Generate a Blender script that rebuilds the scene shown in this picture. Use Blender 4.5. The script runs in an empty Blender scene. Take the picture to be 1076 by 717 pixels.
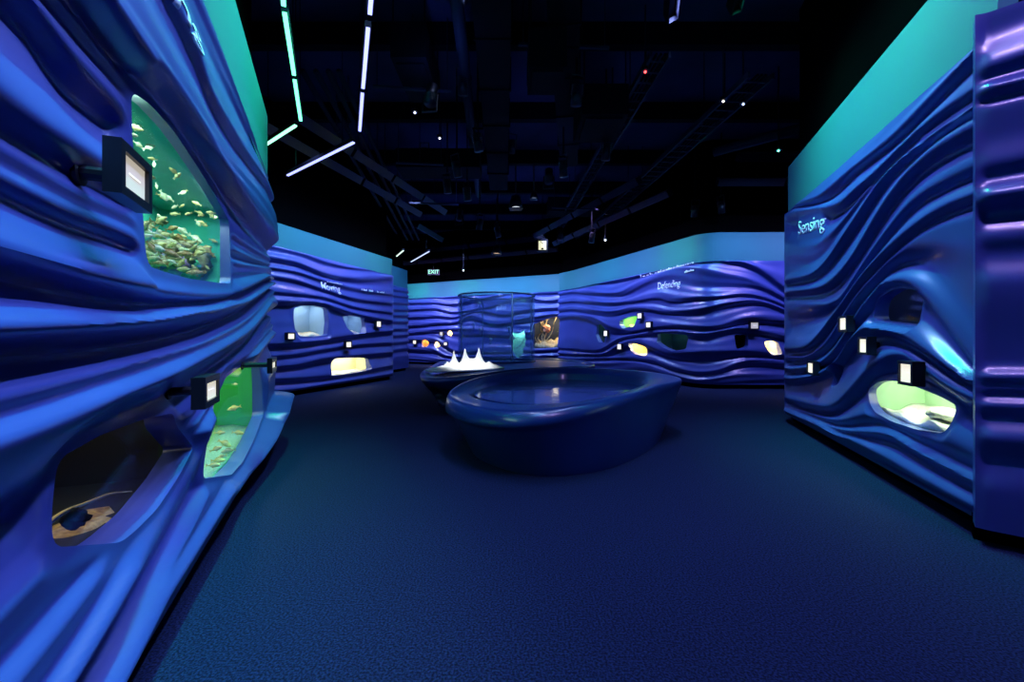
import bpy, bmesh, math, random
import numpy as np
from mathutils import Vector, Matrix
random.seed(7); rng = np.random.default_rng(7)
C = bpy.context.scene.collection
sc = bpy.context.scene
PI = math.pi
F = 460.0; CX = 538.0; HY = 355.0; EYE = 1.4        # focal length in pixels, picture centre, horizon row, eye height

# ------------------------------------------------------------------ materials
def mat(name, base=(.5, .5, .5), rough=.5, metal=0, spec=.5, emit=None, strength=0, coat=0, trans=0, ior=1.45):
    m = bpy.data.materials.new(name); m.use_nodes = True
    b = m.node_tree.nodes['Principled BSDF']
    b.inputs['Base Color'].default_value = (*base, 1)
    b.inputs['Roughness'].default_value = rough
    b.inputs['Metallic'].default_value = metal
    b.inputs['Specular IOR Level'].default_value = spec
    b.inputs['Coat Weight'].default_value = coat
    b.inputs['Transmission Weight'].default_value = trans
    b.inputs['IOR'].default_value = ior
    if emit:
        b.inputs['Emission Color'].default_value = (*emit, 1)
        b.inputs['Emission Strength'].default_value = strength
    return m

def noisy(name, c1, c2, scale=8, rough=.5, bump=0, spec=.5, detail=4, lo=.35, hi=.65, coat=0, stretch=(1, 1, 1), bscale=None):
    m = mat(name, c1, rough, spec=spec, coat=coat)
    nt = m.node_tree; N = nt.nodes; L = nt.links; b = N['Principled BSDF']
    tc = N.new('ShaderNodeTexCoord'); mp = N.new('ShaderNodeMapping'); mp.inputs['Scale'].default_value = stretch
    L.new(tc.outputs['Object'], mp.inputs['Vector'])
    nz = N.new('ShaderNodeTexNoise'); nz.inputs['Scale'].default_value = scale; nz.inputs['Detail'].default_value = detail
    L.new(mp.outputs['Vector'], nz.inputs['Vector'])
    cr = N.new('ShaderNodeValToRGB'); cr.color_ramp.elements[0].position = lo; cr.color_ramp.elements[1].position = hi
    cr.color_ramp.elements[0].color = (*c1, 1); cr.color_ramp.elements[1].color = (*c2, 1)
    L.new(nz.outputs['Fac'], cr.inputs['Fac']); L.new(cr.outputs['Color'], b.inputs['Base Color'])
    if bump:
        n2 = N.new('ShaderNodeTexNoise'); n2.inputs['Scale'].default_value = bscale or scale; n2.inputs['Detail'].default_value = 3
        L.new(mp.outputs['Vector'], n2.inputs['Vector'])
        bp = N.new('ShaderNodeBump'); bp.inputs['Strength'].default_value = bump; bp.inputs['Distance'].default_value = .02
        L.new(n2.outputs['Fac'], bp.inputs['Height']); L.new(bp.outputs['Normal'], b.inputs['Normal'])
    return m

def pane_mat(name, tint=(.9, .95, 1), gloss=.12, rough=.02):
    m = bpy.data.materials.new(name); m.use_nodes = True
    nt = m.node_tree; N = nt.nodes; L = nt.links; N.clear()
    out = N.new('ShaderNodeOutputMaterial'); mx = N.new('ShaderNodeMixShader')
    t = N.new('ShaderNodeBsdfTransparent'); t.inputs['Color'].default_value = (*tint, 1)
    g = N.new('ShaderNodeBsdfGlossy'); g.inputs['Roughness'].default_value = rough; g.inputs['Color'].default_value = (1, 1, 1, 1)
    fr = N.new('ShaderNodeLayerWeight'); p5 = N.new('ShaderNodeMath'); p5.operation = 'POWER'; p5.inputs[1].default_value = 5.0
    ma = N.new('ShaderNodeMath'); ma.operation = 'MULTIPLY_ADD'; ma.inputs[1].default_value = .22; ma.inputs[2].default_value = gloss * .3
    L.new(fr.outputs['Facing'], p5.inputs[0]); L.new(p5.outputs[0], ma.inputs[0]); L.new(ma.outputs[0], mx.inputs['Fac']); L.new(t.outputs[0], mx.inputs[1]); L.new(g.outputs[0], mx.inputs[2])
    L.new(mx.outputs[0], out.inputs['Surface'])
    return m

M = {}
M['wave'] = noisy('blue satin paint', (.036, .054, .27), (.046, .070, .32), 1.3, .33, spec=.75, coat=.12)
M['fascia'] = mat('blue grey fascia board', (.03, .16, .20), .6, spec=.3)
M['black'] = mat('black paint', (.0015, .0015, .002), .9, spec=.0)
M['blackbox'] = mat('black metal', (.006, .006, .014), .35)
M['pool'] = noisy('glossy blue fibreglass', (.007, .028, .13), (.010, .038, .17), 1.1, .28, spec=.6, coat=.3)
M['ceil'] = noisy('dark ceiling board', (.02, .024, .07), (.035, .04, .12), .7, .9)
M['duct'] = mat('dark painted duct', (.0035, .004, .007), .7, spec=.1)
M['pipe'] = mat('dull grey pipe', (.018, .021, .045), .55, spec=.25)
M['white'] = mat('white lettering', (.85, .88, 1), .5, emit=(.75, .8, 1), strength=0.0)
M['plaster'] = noisy('white plaster relief', (.85, .85, .82), (.95, .95, .95), 9, .7, bump=.4)
M['pane'] = pane_mat('clear aquarium pane', (.93, .97, .98), .10)
M['cylinder'] = pane_mat('clear acrylic cylinder', (.80, .90, .97), .10, .06)
def haze(m, amount, col):
    nt = m.node_tree; N = nt.nodes; L = nt.links; out = [n for n in N if n.type == 'OUTPUT_MATERIAL'][0]; src = out.inputs['Surface'].links[0].from_socket
    d = N.new('ShaderNodeBsdfDiffuse'); d.inputs['Color'].default_value = (*col, 1); mx = N.new('ShaderNodeMixShader'); mx.inputs[0].default_value = amount
    L.new(src, mx.inputs[1]); L.new(d.outputs[0], mx.inputs[2]); L.new(mx.outputs[0], out.inputs['Surface'])
haze(M['cylinder'], .17, (.32, .52, .9))
M['rim'] = mat('acrylic edge', (.35, .55, .7), .15)

def carpet():
    m = mat('dark blue speckled carpet', (.01, .02, .08), .92, spec=.15)
    nt = m.node_tree; N = nt.nodes; L = nt.links; b = N['Principled BSDF']
    tc = N.new('ShaderNodeTexCoord')
    big = N.new('ShaderNodeTexNoise'); big.inputs['Scale'].default_value = .35; big.inputs['Detail'].default_value = 2
    fine = N.new('ShaderNodeTexNoise'); fine.inputs['Scale'].default_value = 90; fine.inputs['Detail'].default_value = 5
    for n in (big, fine): L.new(tc.outputs['Object'], n.inputs['Vector'])
    cr = N.new('ShaderNodeValToRGB')
    e = cr.color_ramp.elements
    e[0].position = .38; e[0].color = (.0022, .0042, .019, 1); e[1].position = .72; e[1].color = (.014, .028, .105, 1)
    L.new(fine.outputs['Fac'], cr.inputs['Fac']); L.new(cr.outputs['Color'], b.inputs['Base Color'])
    bp = N.new('ShaderNodeBump'); bp.inputs['Strength'].default_value = .5; bp.inputs['Distance'].default_value = .01
    L.new(fine.outputs['Fac'], bp.inputs['Height']); L.new(bp.outputs['Normal'], b.inputs['Normal'])
    return m
M['carpet'] = carpet()

# ------------------------------------------------------------------ object helpers
def link(name, me, m=None, parent=None, smooth=False):
    o = bpy.data.objects.new(name, me); C.objects.link(o)
    if m is not None: me.materials.append(m)
    if parent is not None: o.parent = parent
    if smooth:
        for p in me.polygons: p.use_smooth = True
    return o
def pyd(name, v, f, m=None, parent=None, smooth=False):
    me = bpy.data.meshes.new(name); me.from_pydata([tuple(map(float, p)) for p in v], [], f); me.update()
    return link(name, me, m, parent, smooth)
def frombm(name, bm, m=None, parent=None, smooth=False):
    me = bpy.data.meshes.new(name); bm.to_mesh(me); bm.free()
    return link(name, me, m, parent, smooth)
def tag(o, label=None, cat=None, group=None, kind=None):
    if label: o['label'] = label
    if cat: o['category'] = cat
    if group: o['group'] = group
    if kind: o['kind'] = kind
    return o
def thing(name, label, cat, loc=(0, 0, 0), group=None, mw=None):
    o = bpy.data.objects.new(name, None); C.objects.link(o); o.empty_display_size = .1
    o.location = loc
    if mw is not None: o.matrix_world = mw
    return tag(o, label, cat, group)
def bx(bm, lo, hi, mtx=None):
    vs = [bm.verts.new(((hi if i & 1 else lo)[0], (hi if i & 2 else lo)[1], (hi if i & 4 else lo)[2])) for i in range(8)]
    if mtx is not None:
        for v in vs: v.co = mtx @ v.co
    for q in ((0, 2, 3, 1), (4, 5, 7, 6), (0, 1, 5, 4), (2, 6, 7, 3), (0, 4, 6, 2), (1, 3, 7, 5)):
        bm.faces.new([vs[i] for i in q])
def tube(bm, a, b, r, seg=10, r2=None, cap=True):
    a = Vector(a); b = Vector(b); d = (b - a)
    q = d.to_track_quat('Z', 'Y').to_matrix().to_4x4()
    bmesh.ops.create_cone(bm, cap_ends=cap, segments=seg, radius1=r, radius2=r if r2 is None else r2, depth=d.length,
                          matrix=Matrix.Translation((a + b) / 2) @ q)
def copytree(o, parent=None):
    c = o.copy(); C.objects.link(c)
    if parent is not None: c.parent = parent
    for ch in list(o.children): copytree(ch, c)
    return c
def at_z(px, py, z):                                  # where the sight line of a spot in the photo meets height z
    Y = F * (z - EYE) / (HY - py)
    return Vector(((px - CX) / F * Y, Y, z))
def at_y(px, py, Y):
    return Vector(((px - CX) / F * Y, Y, EYE + (HY - py) * Y / F))

def spline(pts, n, closed=False):
    P = np.array(pts, float); k = len(P); out = []
    segs = k if closed else k - 1
    for i in range(n):
        u = i / n * segs if closed else i / (n - 1) * segs
        j = min(int(u), segs - 1); t = u - j
        if closed: a, b, c, d = P[(j - 1) % k], P[j % k], P[(j + 1) % k], P[(j + 2) % k]
        else: a, b, c, d = P[max(j - 1, 0)], P[j], P[j + 1], P[min(j + 2, k - 1)]
        out.append(.5 * ((2 * b) + (-a + c) * t + (2 * a - 5 * b + 4 * c - d) * t * t + (-a + 3 * b - 3 * c + d) * t ** 3))
    return np.array(out)

# ------------------------------------------------------------------ sculpted wall panels
def gauss(a, sig):
    if sig <= 0: return a
    k = int(3 * sig) + 1; x = np.arange(-k, k + 1); w = np.exp(-x * x / (2 * sig * sig)); w /= w.sum()
    return np.convolve(np.pad(a, k, mode='edge'), w, 'valid')

class Panel:
    """A wall that follows a path in plan (left to right seen from the room) with folds sticking out of it."""
    def __init__(self, name, path, main, z0=.12, z1=3.5, round_r=.25, ds=.025, dz=.02):
        self.name = name; self.P = np.array(path, float); self.main = main
        self.z0, self.z1, self.ds, self.dz = z0, z1, ds, dz
        seg = np.linalg.norm(np.diff(self.P, axis=0), axis=1); self.S = np.concatenate([[0], np.cumsum(seg)]); self.L = self.S[-1]
        n = int(self.L / .01) + 2; t = np.linspace(0, self.L, n)
        X = np.interp(t, self.S, self.P[:, 0]); Y = np.interp(t, self.S, self.P[:, 1])
        k = max(1, int(round_r / .01))
        def sm(a):
            e = np.concatenate([a[0] - (a[1] - a[0]) * np.arange(k, 0, -1), a, a[-1] + (a[-1] - a[-2]) * np.arange(1, k + 1)])
            w = np.ones(2 * k + 1) / (2 * k + 1); return np.convolve(e, w, 'valid')
        self.t = t; self.X = sm(X); self.Y = sm(Y)
        dx = np.gradient(self.X); dy = np.gradient(self.Y); l = np.hypot(dx, dy); self.NX = dy / l; self.NY = -dx / l
        self.openings = []
    def px(self, px, py, h=0.0):
        """(s, z) where the sight line of a photo position meets the wall at relief height h."""
        r = np.array([(px - CX) / F, 1.0]); best = None
        for i in self.main:
            a, b = self.P[i], self.P[i + 1]; d = (b - a) / np.linalg.norm(b - a); n = np.array([d[1], -d[0]])
            a = a + n * h
            A = np.array([[r[0], -d[0]], [r[1], -d[1]]]); T, u = np.linalg.solve(A, a)
            ln = np.linalg.norm(b - a + n * h); out = max(0, -u, u - ln) if len(self.main) > 1 else 0
            if T > 0 and (best is None or out < best[0]): best = (out, self.S[i] + u, EYE + (HY - py) * T / F)
        return best[1], best[2]
    def pos(self, s, z, h):
        s = np.asarray(s, float)
        x = np.interp(s, self.t, self.X) ; y = np.interp(s, self.t, self.Y)
        nx = np.interp(s, self.t, self.NX); ny = np.interp(s, self.t, self.NY)
        return np.stack([x + nx * h, y + ny * h, np.broadcast_to(z, x.shape) + 0 * x], -1)
    def frame(self, s, z, h):                        # matrix: X to the right, Y out of the wall, Z up
        p = self.pos(s, z, h); nx = float(np.interp(s, self.t, self.NX)); ny = float(np.interp(s, self.t, self.NY))
        n = Vector((nx, ny, 0)).normalized(); t = Vector((-n.y, n.x, 0))
        m = Matrix((( t.x, -n.x, 0, float(p[0])), (t.y, -n.y, 0, float(p[1])), (0, 0, 1, float(p[2])), (0, 0, 0, 1)))
        return m                                      # local -Y faces the room
    def lines(self, L, top=0.02, bottom=.03, smooth=.10, minor=.0025, soft=.014, ends=(), gain=1.0):
        self.L_in = L; self.sg = np.arange(0, self.L + self.ds * .5, self.ds); ns = len(self.sg)
        self.zg = np.arange(self.z0, self.z1 + self.dz * .5, self.dz); nz = len(self.zg)
        Z = [np.full(ns, self.z1)]; H = [np.full(ns, top)]
        for h0, pts in L:
            q = []
            for p in pts:
                h = p[2] if len(p) > 2 else h0
                s, z = self.px(p[0], p[1], h); q.append((s, z, h))
            q.sort(); q = np.array(q)
            if len(q) > 3:
                sp = spline(q, 12 * len(q)); sp = sp[np.argsort(sp[:, 0])]
            else: sp = q
            zz = gauss(np.interp(self.sg, sp[:, 0], sp[:, 1]), smooth / self.ds); hh = gauss(np.interp(self.sg, q[:, 0], q[:, 2]), smooth / self.ds)
            Z.append(np.minimum(zz, Z[-1] - .012)); H.append(hh)
        Z.append(np.minimum(np.full(ns, self.z0), Z[-1] - .012)); H.append(np.full(ns, bottom))
        Z = np.array(Z); H = np.array(H)
        # push lines that were squeezed below the floor edge back up
        for i in range(len(Z) - 2, 0, -1): Z[i] = np.maximum(Z[i], Z[i + 1] + .004)
        G = np.zeros((ns, nz))
        for c in range(ns):
            zc = Z[:, c]; k = np.clip(np.searchsorted(-zc, -self.zg, side='right') - 1, 0, len(zc) - 2)
            t = np.clip((zc[k] - self.zg) / np.maximum(zc[k] - zc[k + 1], 1e-4), 0, 1)
            w = t * t * (3 - 2 * t); w = .75 * w + .25 * t
            gap = np.clip((zc[k] - zc[k + 1]) / .12, 0, 1)
            s = self.sg[c]
            G[c] = H[k, c] + (H[k + 1, c] - H[k, c]) * w + minor * gap * np.sin(2 * PI * (1.5 * (k + t) + .35 * math.sin(1.3 * s)))
        pad = 12
        for c in range(ns): G[c] = gauss(G[c], soft / self.dz)
        for j in range(nz): G[:, j] = gauss(G[:, j], 1.6 * soft / self.ds)
        G *= gain
        for s_e, w_e in ends:                          # folds die out towards a straight vertical edge
            t = np.clip(np.abs(self.sg - s_e) / w_e, 0, 1); k = (t * t * (3 - 2 * t))[:, None]; G = .02 + (G - .02) * k
        self.G = G
    def relief(self, s, z):
        i = np.clip(np.asarray(s) / self.ds, 0, self.G.shape[0] - 1.001); j = np.clip((np.asarray(z) - self.z0) / self.dz, 0, self.G.shape[1] - 1.001)
        i0 = i.astype(int); j0 = j.astype(int); a = i - i0; b = j - j0; G = self.G
        return (G[i0, j0] * (1 - a) * (1 - b) + G[i0 + 1, j0] * a * (1 - b) + G[i0, j0 + 1] * (1 - a) * b + G[i0 + 1, j0 + 1] * a * b)
    def opening(self, pts, depth=.14, h=.0, flat=None):
        q = np.array([self.px(p[0], p[1], p[2] if len(p) > 2 else h) for p in pts])
        # round the corners a little
        for cut in (.03, .012):
            nxt = np.roll(q, -1, 0); f = np.minimum(.28, cut / np.maximum(np.linalg.norm(nxt - q, axis=1), 1e-6))[:, None]
            q = np.stack([q * (1 - f) + nxt * f, q * f + nxt * (1 - f)], 1).reshape(-1, 2)
        if flat is not None:                           # the skin lies calm round the opening
            h0, h1, fade = flat; Sg, Zg = np.meshgrid(self.sg, self.zg, indexing='ij'); D = np.full(Sg.shape, 9.0); I = np.zeros(Sg.shape, bool)
            for k in range(len(q)):
                a, b = q[k - 1], q[k]; ab = b - a; t = np.clip(((Sg - a[0]) * ab[0] + (Zg - a[1]) * ab[1]) / (ab @ ab + 1e-12), 0, 1)
                D = np.minimum(D, np.hypot(Sg - a[0] - t * ab[0], Zg - a[1] - t * ab[1]))
                I ^= ((a[1] > Zg) != (b[1] > Zg)) & (Sg < (b[0] - a[0]) * (Zg - a[1]) / (b[1] - a[1] + 1e-12) + a[0])
            D[I] = 0; k = np.clip(1 - (D - .02) / fade, 0, 1); k = k * k * (3 - 2 * k)
            zt, zb = q[:, 1].max(), q[:, 1].min(); u = np.clip((Zg - zb) / (zt - zb), 0, 1); self.G = self.G * (1 - k) + (h0 + (h1 - h0) * u) * k
        self.openings.append((q, depth)); return q
    def build(self, m):
        S, Zz = np.meshgrid(self.sg, self.zg, indexing='ij'); S = S.copy(); Zz = Zz.copy()
        ns, nz = S.shape; state = np.ones((ns, nz), int); dep = np.zeros((ns, nz))
        for q, depth in self.openings:
            def inside(x, y):
                r = np.zeros(np.shape(x), bool)
                for k in range(len(q)):
                    x1, y1 = q[k]; x2, y2 = q[k - 1]
                    c = ((y1 > y) != (y2 > y)) & (x < (x2 - x1) * (y - y1) / (y2 - y1 + 1e-12) + x1); r ^= c
                return r
            S0, Z0 = np.meshgrid(self.sg, self.zg, indexing='ij')
            ins = inside(S0, Z0); snapped = np.zeros_like(ins)
            for ax in (0, 1):
                A = ins[:-1, :] if ax == 0 else ins[:, :-1]; B = ins[1:, :] if ax == 0 else ins[:, 1:]
                for i, j in np.argwhere(A != B):
                    i2, j2 = (i + 1, j) if ax == 0 else (i, j + 1)
                    lo, hi = 0.0, 1.0; a_in = ins[i, j]
                    for _ in range(12):
                        mid = (lo + hi) / 2
                        if bool(inside(np.array(S0[i, j] + (S0[i2, j2] - S0[i, j]) * mid), np.array(Z0[i, j] + (Z0[i2, j2] - Z0[i, j]) * mid))) == bool(a_in): lo = mid
                        else: hi = mid
                    t = (lo + hi) / 2; v = (i, j) if t < .5 else (i2, j2)
                    if not snapped[v]:
                        snapped[v] = True
                        S[v] = S0[i, j] + (S0[i2, j2] - S0[i, j]) * t; Zz[v] = Z0[i, j] + (Z0[i2, j2] - Z0[i, j]) * t
            state[ins & ~snapped] = -1; state[snapped] = 0; dep[snapped] = depth
        H = self.relief(S, Zz); V = self.pos(S.ravel(), Zz.ravel(), H.ravel()); V = V.tolist()
        idx = lambda i, j: i * nz + j
        faces = []; st = state.ravel()
        for i in range(ns - 1):
            for j in range(nz - 1):
                f = [idx(i, j), idx(i + 1, j), idx(i + 1, j + 1), idx(i, j + 1)]
                s4 = [st[a] for a in f]
                if min(s4) == 1: faces.append(f); continue
                if min(s4) >= 0:
                    if max(s4) == 0:
                        cs = np.mean([S.ravel()[a] for a in f]); cz = np.mean([Zz.ravel()[a] for a in f]); hit = False
                        for q, _ in self.openings:
                            r = False
                            for k in range(len(q)):
                                x1, y1 = q[k]; x2, y2 = q[k - 1]
                                if (y1 > cz) != (y2 > cz) and cs < (x2 - x1) * (cz - y1) / (y2 - y1 + 1e-12) + x1: r = not r
                            hit |= r
                        if hit: continue
                    faces.append(f); continue
                if max(s4) == 1:
                    p = s4.index(1); tri = [f[p - 1], f[p], f[(p + 1) % 4]]
                    if st[tri[0]] == 0 and st[tri[2]] == 0: faces.append(tri)
        # reveal round each opening
        cnt = {}
        for f in faces:
            for a, b in zip(f, f[1:] + f[:1]):
                k = (min(a, b), max(a, b)); cnt[k] = None if k in cnt else (a, b)
        dr = dep.ravel(); new = {}; Sr = S.ravel(); Zr = Zz.ravel()
        def back(a):
            if a not in new:
                new[a] = len(V); V.append(self.pos(Sr[a], Zr[a], -dr[a]).tolist())
            return new[a]
        for k, e in cnt.items():
            if e and st[k[0]] == 0 and st[k[1]] == 0:
                a, b = e; faces.append([b, a, back(a), back(b)])
        # outer edges folded back so the panel has a real thickness
        ring = [idx(i, 0) for i in range(ns)] + [idx(ns - 1, j) for j in range(1, nz)] + [idx(i, nz - 1) for i in range(ns - 2, -1, -1)] + [idx(0, j) for j in range(nz - 2, 0, -1)]
        bk = []
        for a in ring: bk.append(len(V)); V.append(self.pos(Sr[a], Zr[a], -.12).tolist())
        for k in range(len(ring)):
            a, b = ring[k], ring[(k + 1) % len(ring)]; c, d = bk[(k + 1) % len(ring)], bk[k]; faces.append([b, a, d, c])
        me = bpy.data.meshes.new(self.name); me.from_pydata(V, [], faces); me.update()
        o = link(self.name, me, m, None, True)
        o.data.set_sharp_from_angle(angle=math.radians(50))
        o['kind'] = 'structure'
        return o
    def strip(self, name, m, h0, h1, za, zb, s0=0, s1=None):     # solid band following the wall
        s = np.arange(s0, (s1 or self.L), .1); s = np.append(s, s1 or self.L); V = []; Fc = []
        for x in s:
            for h, z in ((h0, za), (h0, zb), (h1, zb), (h1, za)): V.append(self.pos(x, z, h))
        n = len(s)
        for i in range(n - 1):
            for k in range(4): Fc.append([i * 4 + k, i * 4 + (k + 1) % 4, (i + 1) * 4 + (k + 1) % 4, (i + 1) * 4 + k])
        Fc.append([3, 2, 1, 0]); Fc.append([(n - 1) * 4 + k for k in range(4)])
        o = pyd(name, V, Fc, m); o['kind'] = 'structure'; return o

def grooves(crests, low=-.03, frac=.38):
    """crest lines only: put a groove below each."""
    out = []
    for i, (h, pts) in enumerate(crests):
        out.append((h, pts))
        if i + 1 < len(crests):
            nx = crests[i + 1][1]; xs = sorted(set([p[0] for p in pts]))
            ya = [p[1] for p in sorted(pts)]; xa = [p[0] for p in sorted(pts)]
            yb = [p[1] for p in sorted(nx)]; xb = [p[0] for p in sorted(nx)]
            out.append((low, [(x, np.interp(x, xa, ya) + frac * (np.interp(x, xb, yb) - np.interp(x, xa, ya))) for x in xs]))
    return out

# ---- left wall: its near end is beside the camera
left = Panel('wall_left', [(-.15, -1.5), (-3.246, 5.9), (-4.9, 6.5)], [0], round_r=.22, ds=.014, dz=.011)
left.lines([
    (-.03, [(222, 60), (240, 100), (262, 146), (282, 178)]),
    (.06, [(190, 5), (201, 31), (215, 64), (223, 95), (237, 120), (259, 159), (282, 192)]),
    (.01, [(170, 5), (185, 35), (200, 65), (215, 100), (232, 135), (258, 172), (284, 202)]),
    (.09, [(134, 0), (167, 47), (190, 84), (212, 117), (242, 165), (268, 198), (286, 220)]),
    (.11, [(120, 0), (156, 53), (195, 112), (223, 151), (251, 190), (286, 236)]),
    (-.03, [(75, 0), (117, 45), (156, 98), (181, 134), (209, 172), (242, 222), (264, 250), (286, 270)]),
    (.02, [(64, 0), (100, 46), (134, 88), (160, 125), (200, 180), (240, 240), (286, 274)]),
    (-.01, [(50, 0), (86, 50), (134, 98), (180, 170), (240, 250), (286, 277)]),
    (.025, [(36, 0), (76, 55), (125, 105), (180, 190), (240, 260), (286, 279)]),
    (-.045, [(14, 0), (28, 42), (64, 103), (125, 140), (180, 210), (240, 268), (286, 281)]),
    (.05, [(-40, 60), (0, 98), (60, 142), (110, 170), (180, 230), (240, 275), (286, 282)]),
    (.0, [(0, 142), (36, 165), (84, 193), (140, 222), (200, 268), (286, 283)]),
    (.03, [(0, 155), (36, 176), (84, 204), (145, 232), (200, 275), (286, 284)]),
    (.01, [(0, 170), (36, 190), (84, 215), (145, 240), (200, 280), (286, 285)]),
    (.035, [(0, 188), (50, 212), (92, 230), (145, 250), (200, 284), (286, 286)]),
    (-.01, [(0, 203), (56, 233), (140, 262), (200, 288), (286, 287)]),
    (.08, [(0, 263), (36, 276), (98, 290), (156, 300), (206, 306), (231, 309), (251, 307), (270, 297), (286, 289)]),
    (-.05, [(0, 289), (64, 311), (125, 321), (195, 321), (223, 316), (250, 309), (286, 290)]),
    (.10, [(0, 350), (56, 345), (125, 339), (181, 333), (223, 322), (251, 312), (270, 302), (287, 292)]),
    (-.05, [(0, 377), (70, 373), (139, 364), (195, 352), (237, 336), (259, 321), (287, 295)]),
    (.07, [(0, 420), (56, 404), (140, 380), (223, 355), (260, 332), (287, 303)]),
    (.045, [(0, 438), (56, 420), (112, 402), (167, 384), (223, 363), (262, 339), (287, 309)]),
    (.10, [(0, 466), (56, 443), (112, 420), (195, 386), (237, 361), (262, 345), (287, 315)]),
    (-.05, [(0, 560), (36, 520), (62, 478), (100, 452), (160, 425), (200, 402), (240, 374), (262, 353), (287, 322)]),
    (.03, [(0, 660), (30, 618), (57, 592), (92, 570), (128, 539), (159, 507), (178, 476), (200, 440), (222, 406), (245, 378), (265, 357), (287, 330)]),
    (.0, [(-5, 706), (25, 672), (62, 632), (98, 588), (144, 528), (165, 495), (190, 455), (215, 418), (240, 387), (262, 364), (287, 336)]),
    (.05, [(10, 735), (36, 695), (75, 648), (110, 600), (156, 532), (175, 497), (198, 457), (220, 421), (246, 385), (266, 364), (287, 341)]),
    (.02, [(40, 730), (80, 665), (108, 622), (148, 555), (172, 514), (198, 465), (222, 425), (248, 387), (268, 366), (287, 345)]),
    (.085, [(56, 735), (78, 700), (96, 671), (122, 630), (160, 566), (188, 516), (212, 467), (228, 433), (250, 393), (270, 370), (287, 349)]),
    (-.02, [(84, 717), (130, 640), (170, 572), (205, 508), (222, 465), (240, 425), (262, 388), (287, 356)]),
    (.075, [(100, 717), (150, 632), (195, 558), (218, 515), (240, 490), (262, 455), (274, 425), (287, 390)]),
    (.055, [(106, 717), (160, 630), (205, 558), (245, 498), (270, 460), (287, 415)]),
    (.14, [(118, 717, .10), (170, 636, .10), (220, 558, .11), (252, 505, .14), (275, 466, .2), (290, 436, .26), (305, 418, .3)]),
], top=.0, bottom=.02, minor=.003, soft=.012)

# ---- back left wall
movw = Panel('wall_back_left', [(-5.9, 8.3), (-4.0, 14.9), (-5.6, 15.6)], [0], round_r=.18, ds=.03, dz=.016)
def cols(xs, ys): return list(zip(xs, ys))
mx = (284, 313, 343, 375, 413)
movw.lines([
    (.05, cols(mx, (258, 263, 275, 282, 284))), (-.01, cols(mx, (263, 269, 279, 284, 286))),
    (.07, cols(mx, (270, 276, 288, 292, 290))), (-.03, cols(mx, (276, 281, 292, 299, 298))),
    (.06, cols(mx, (281, 286, 295, 303, 309))), (-.0, cols(mx, (284, 289, 300, 308, 313))),
    (.05, cols(mx, (290, 295, 305, 314, 318))), (-.02, cols(mx, (293, 299, 308, 318, 323))),
    (.06, cols(mx, (306, 309, 313, 323, 328))), (0, cols(mx, (310, 312, 316, 326, 332))),
    (.08, cols(mx, (315, 317, 320, 330, 337))), (-.04, cols(mx, (325, 322, 325, 335, 342))),
    (.0, cols(mx, (345, 342, 342, 343, 345))),
    (.08, cols(mx, (362, 360, 356, 351, 347))), (-.02, cols(mx, (366, 365, 361, 356, 352))),
    (.05, cols(mx, (375, 372, 367, 362, 360))), (-.01, cols(mx, (378, 375, 370, 366, 364))),
    (.06, cols(mx, (386, 383, 376, 373, 370))), (-.03, cols(mx, (390, 387, 382, 378, 375))),
    (.07, cols(mx, (399, 397, 395, 391, 384))), (-.02, cols(mx, (403, 402, 399, 394, 388))),
    (.09, cols(mx, (411, 409, 404, 399, 392.5)))], top=.0, bottom=.03, soft=.02, ends=((6.87, .35),))
side = Panel('wall_back_left_far', [(-5.1, 16.0), (-4.45, 18.9), (-5.5, 19.4)], [0], round_r=.15, ds=.06, dz=.03)
sx = (405, 430)
side.lines(grooves([(.05, cols(sx, (y0, y1))) for y0, y1 in ((297, 302), (303, 307), (309, 312), (317, 319), (325, 326), (331, 332), (338, 338), (346, 346), (353, 352), (361, 359), (369, 366), (377, 374))], -.02), top=0)

# ---- back wall
farw = Panel('wall_back', [(-6.2, 23.8), (2.9, 19.4)], [0], ds=.05, dz=.025)
farw.lines(grooves([
    (.10, [(428, 311), (455, 311), (480, 310), (499, 307), (532, 298), (560, 299), (601, 299)]),
    (.09, [(428, 318), (455, 318), (480, 319), (515, 311), (540, 305), (565, 308), (601, 306)]),
    (.09, [(428, 325), (455, 324), (480, 328), (515, 322), (545, 312), (575, 316), (601, 312)]),
    (.09, [(428, 333), (455, 332), (480, 333), (500, 326), (530, 330), (560, 325), (601, 323)]),
    (.10, [(428, 342), (455, 340), (480, 338), (495, 332), (520, 340), (560, 333), (580, 330), (601, 330)]),
    (.09, [(428, 350), (455, 347), (480, 345), (520, 350), (555, 350), (575, 348), (601, 348)]),
    (.09, [(428, 356), (455, 357), (465, 361), (480, 369), (520, 370), (601, 367)]),
    (.09, [(428, 366), (455, 368), (480, 375), (601, 373)]),
    (.09, [(428, 376), (480, 379), (601, 379)])], -.04), top=0, bottom=.03, minor=.016)

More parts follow.
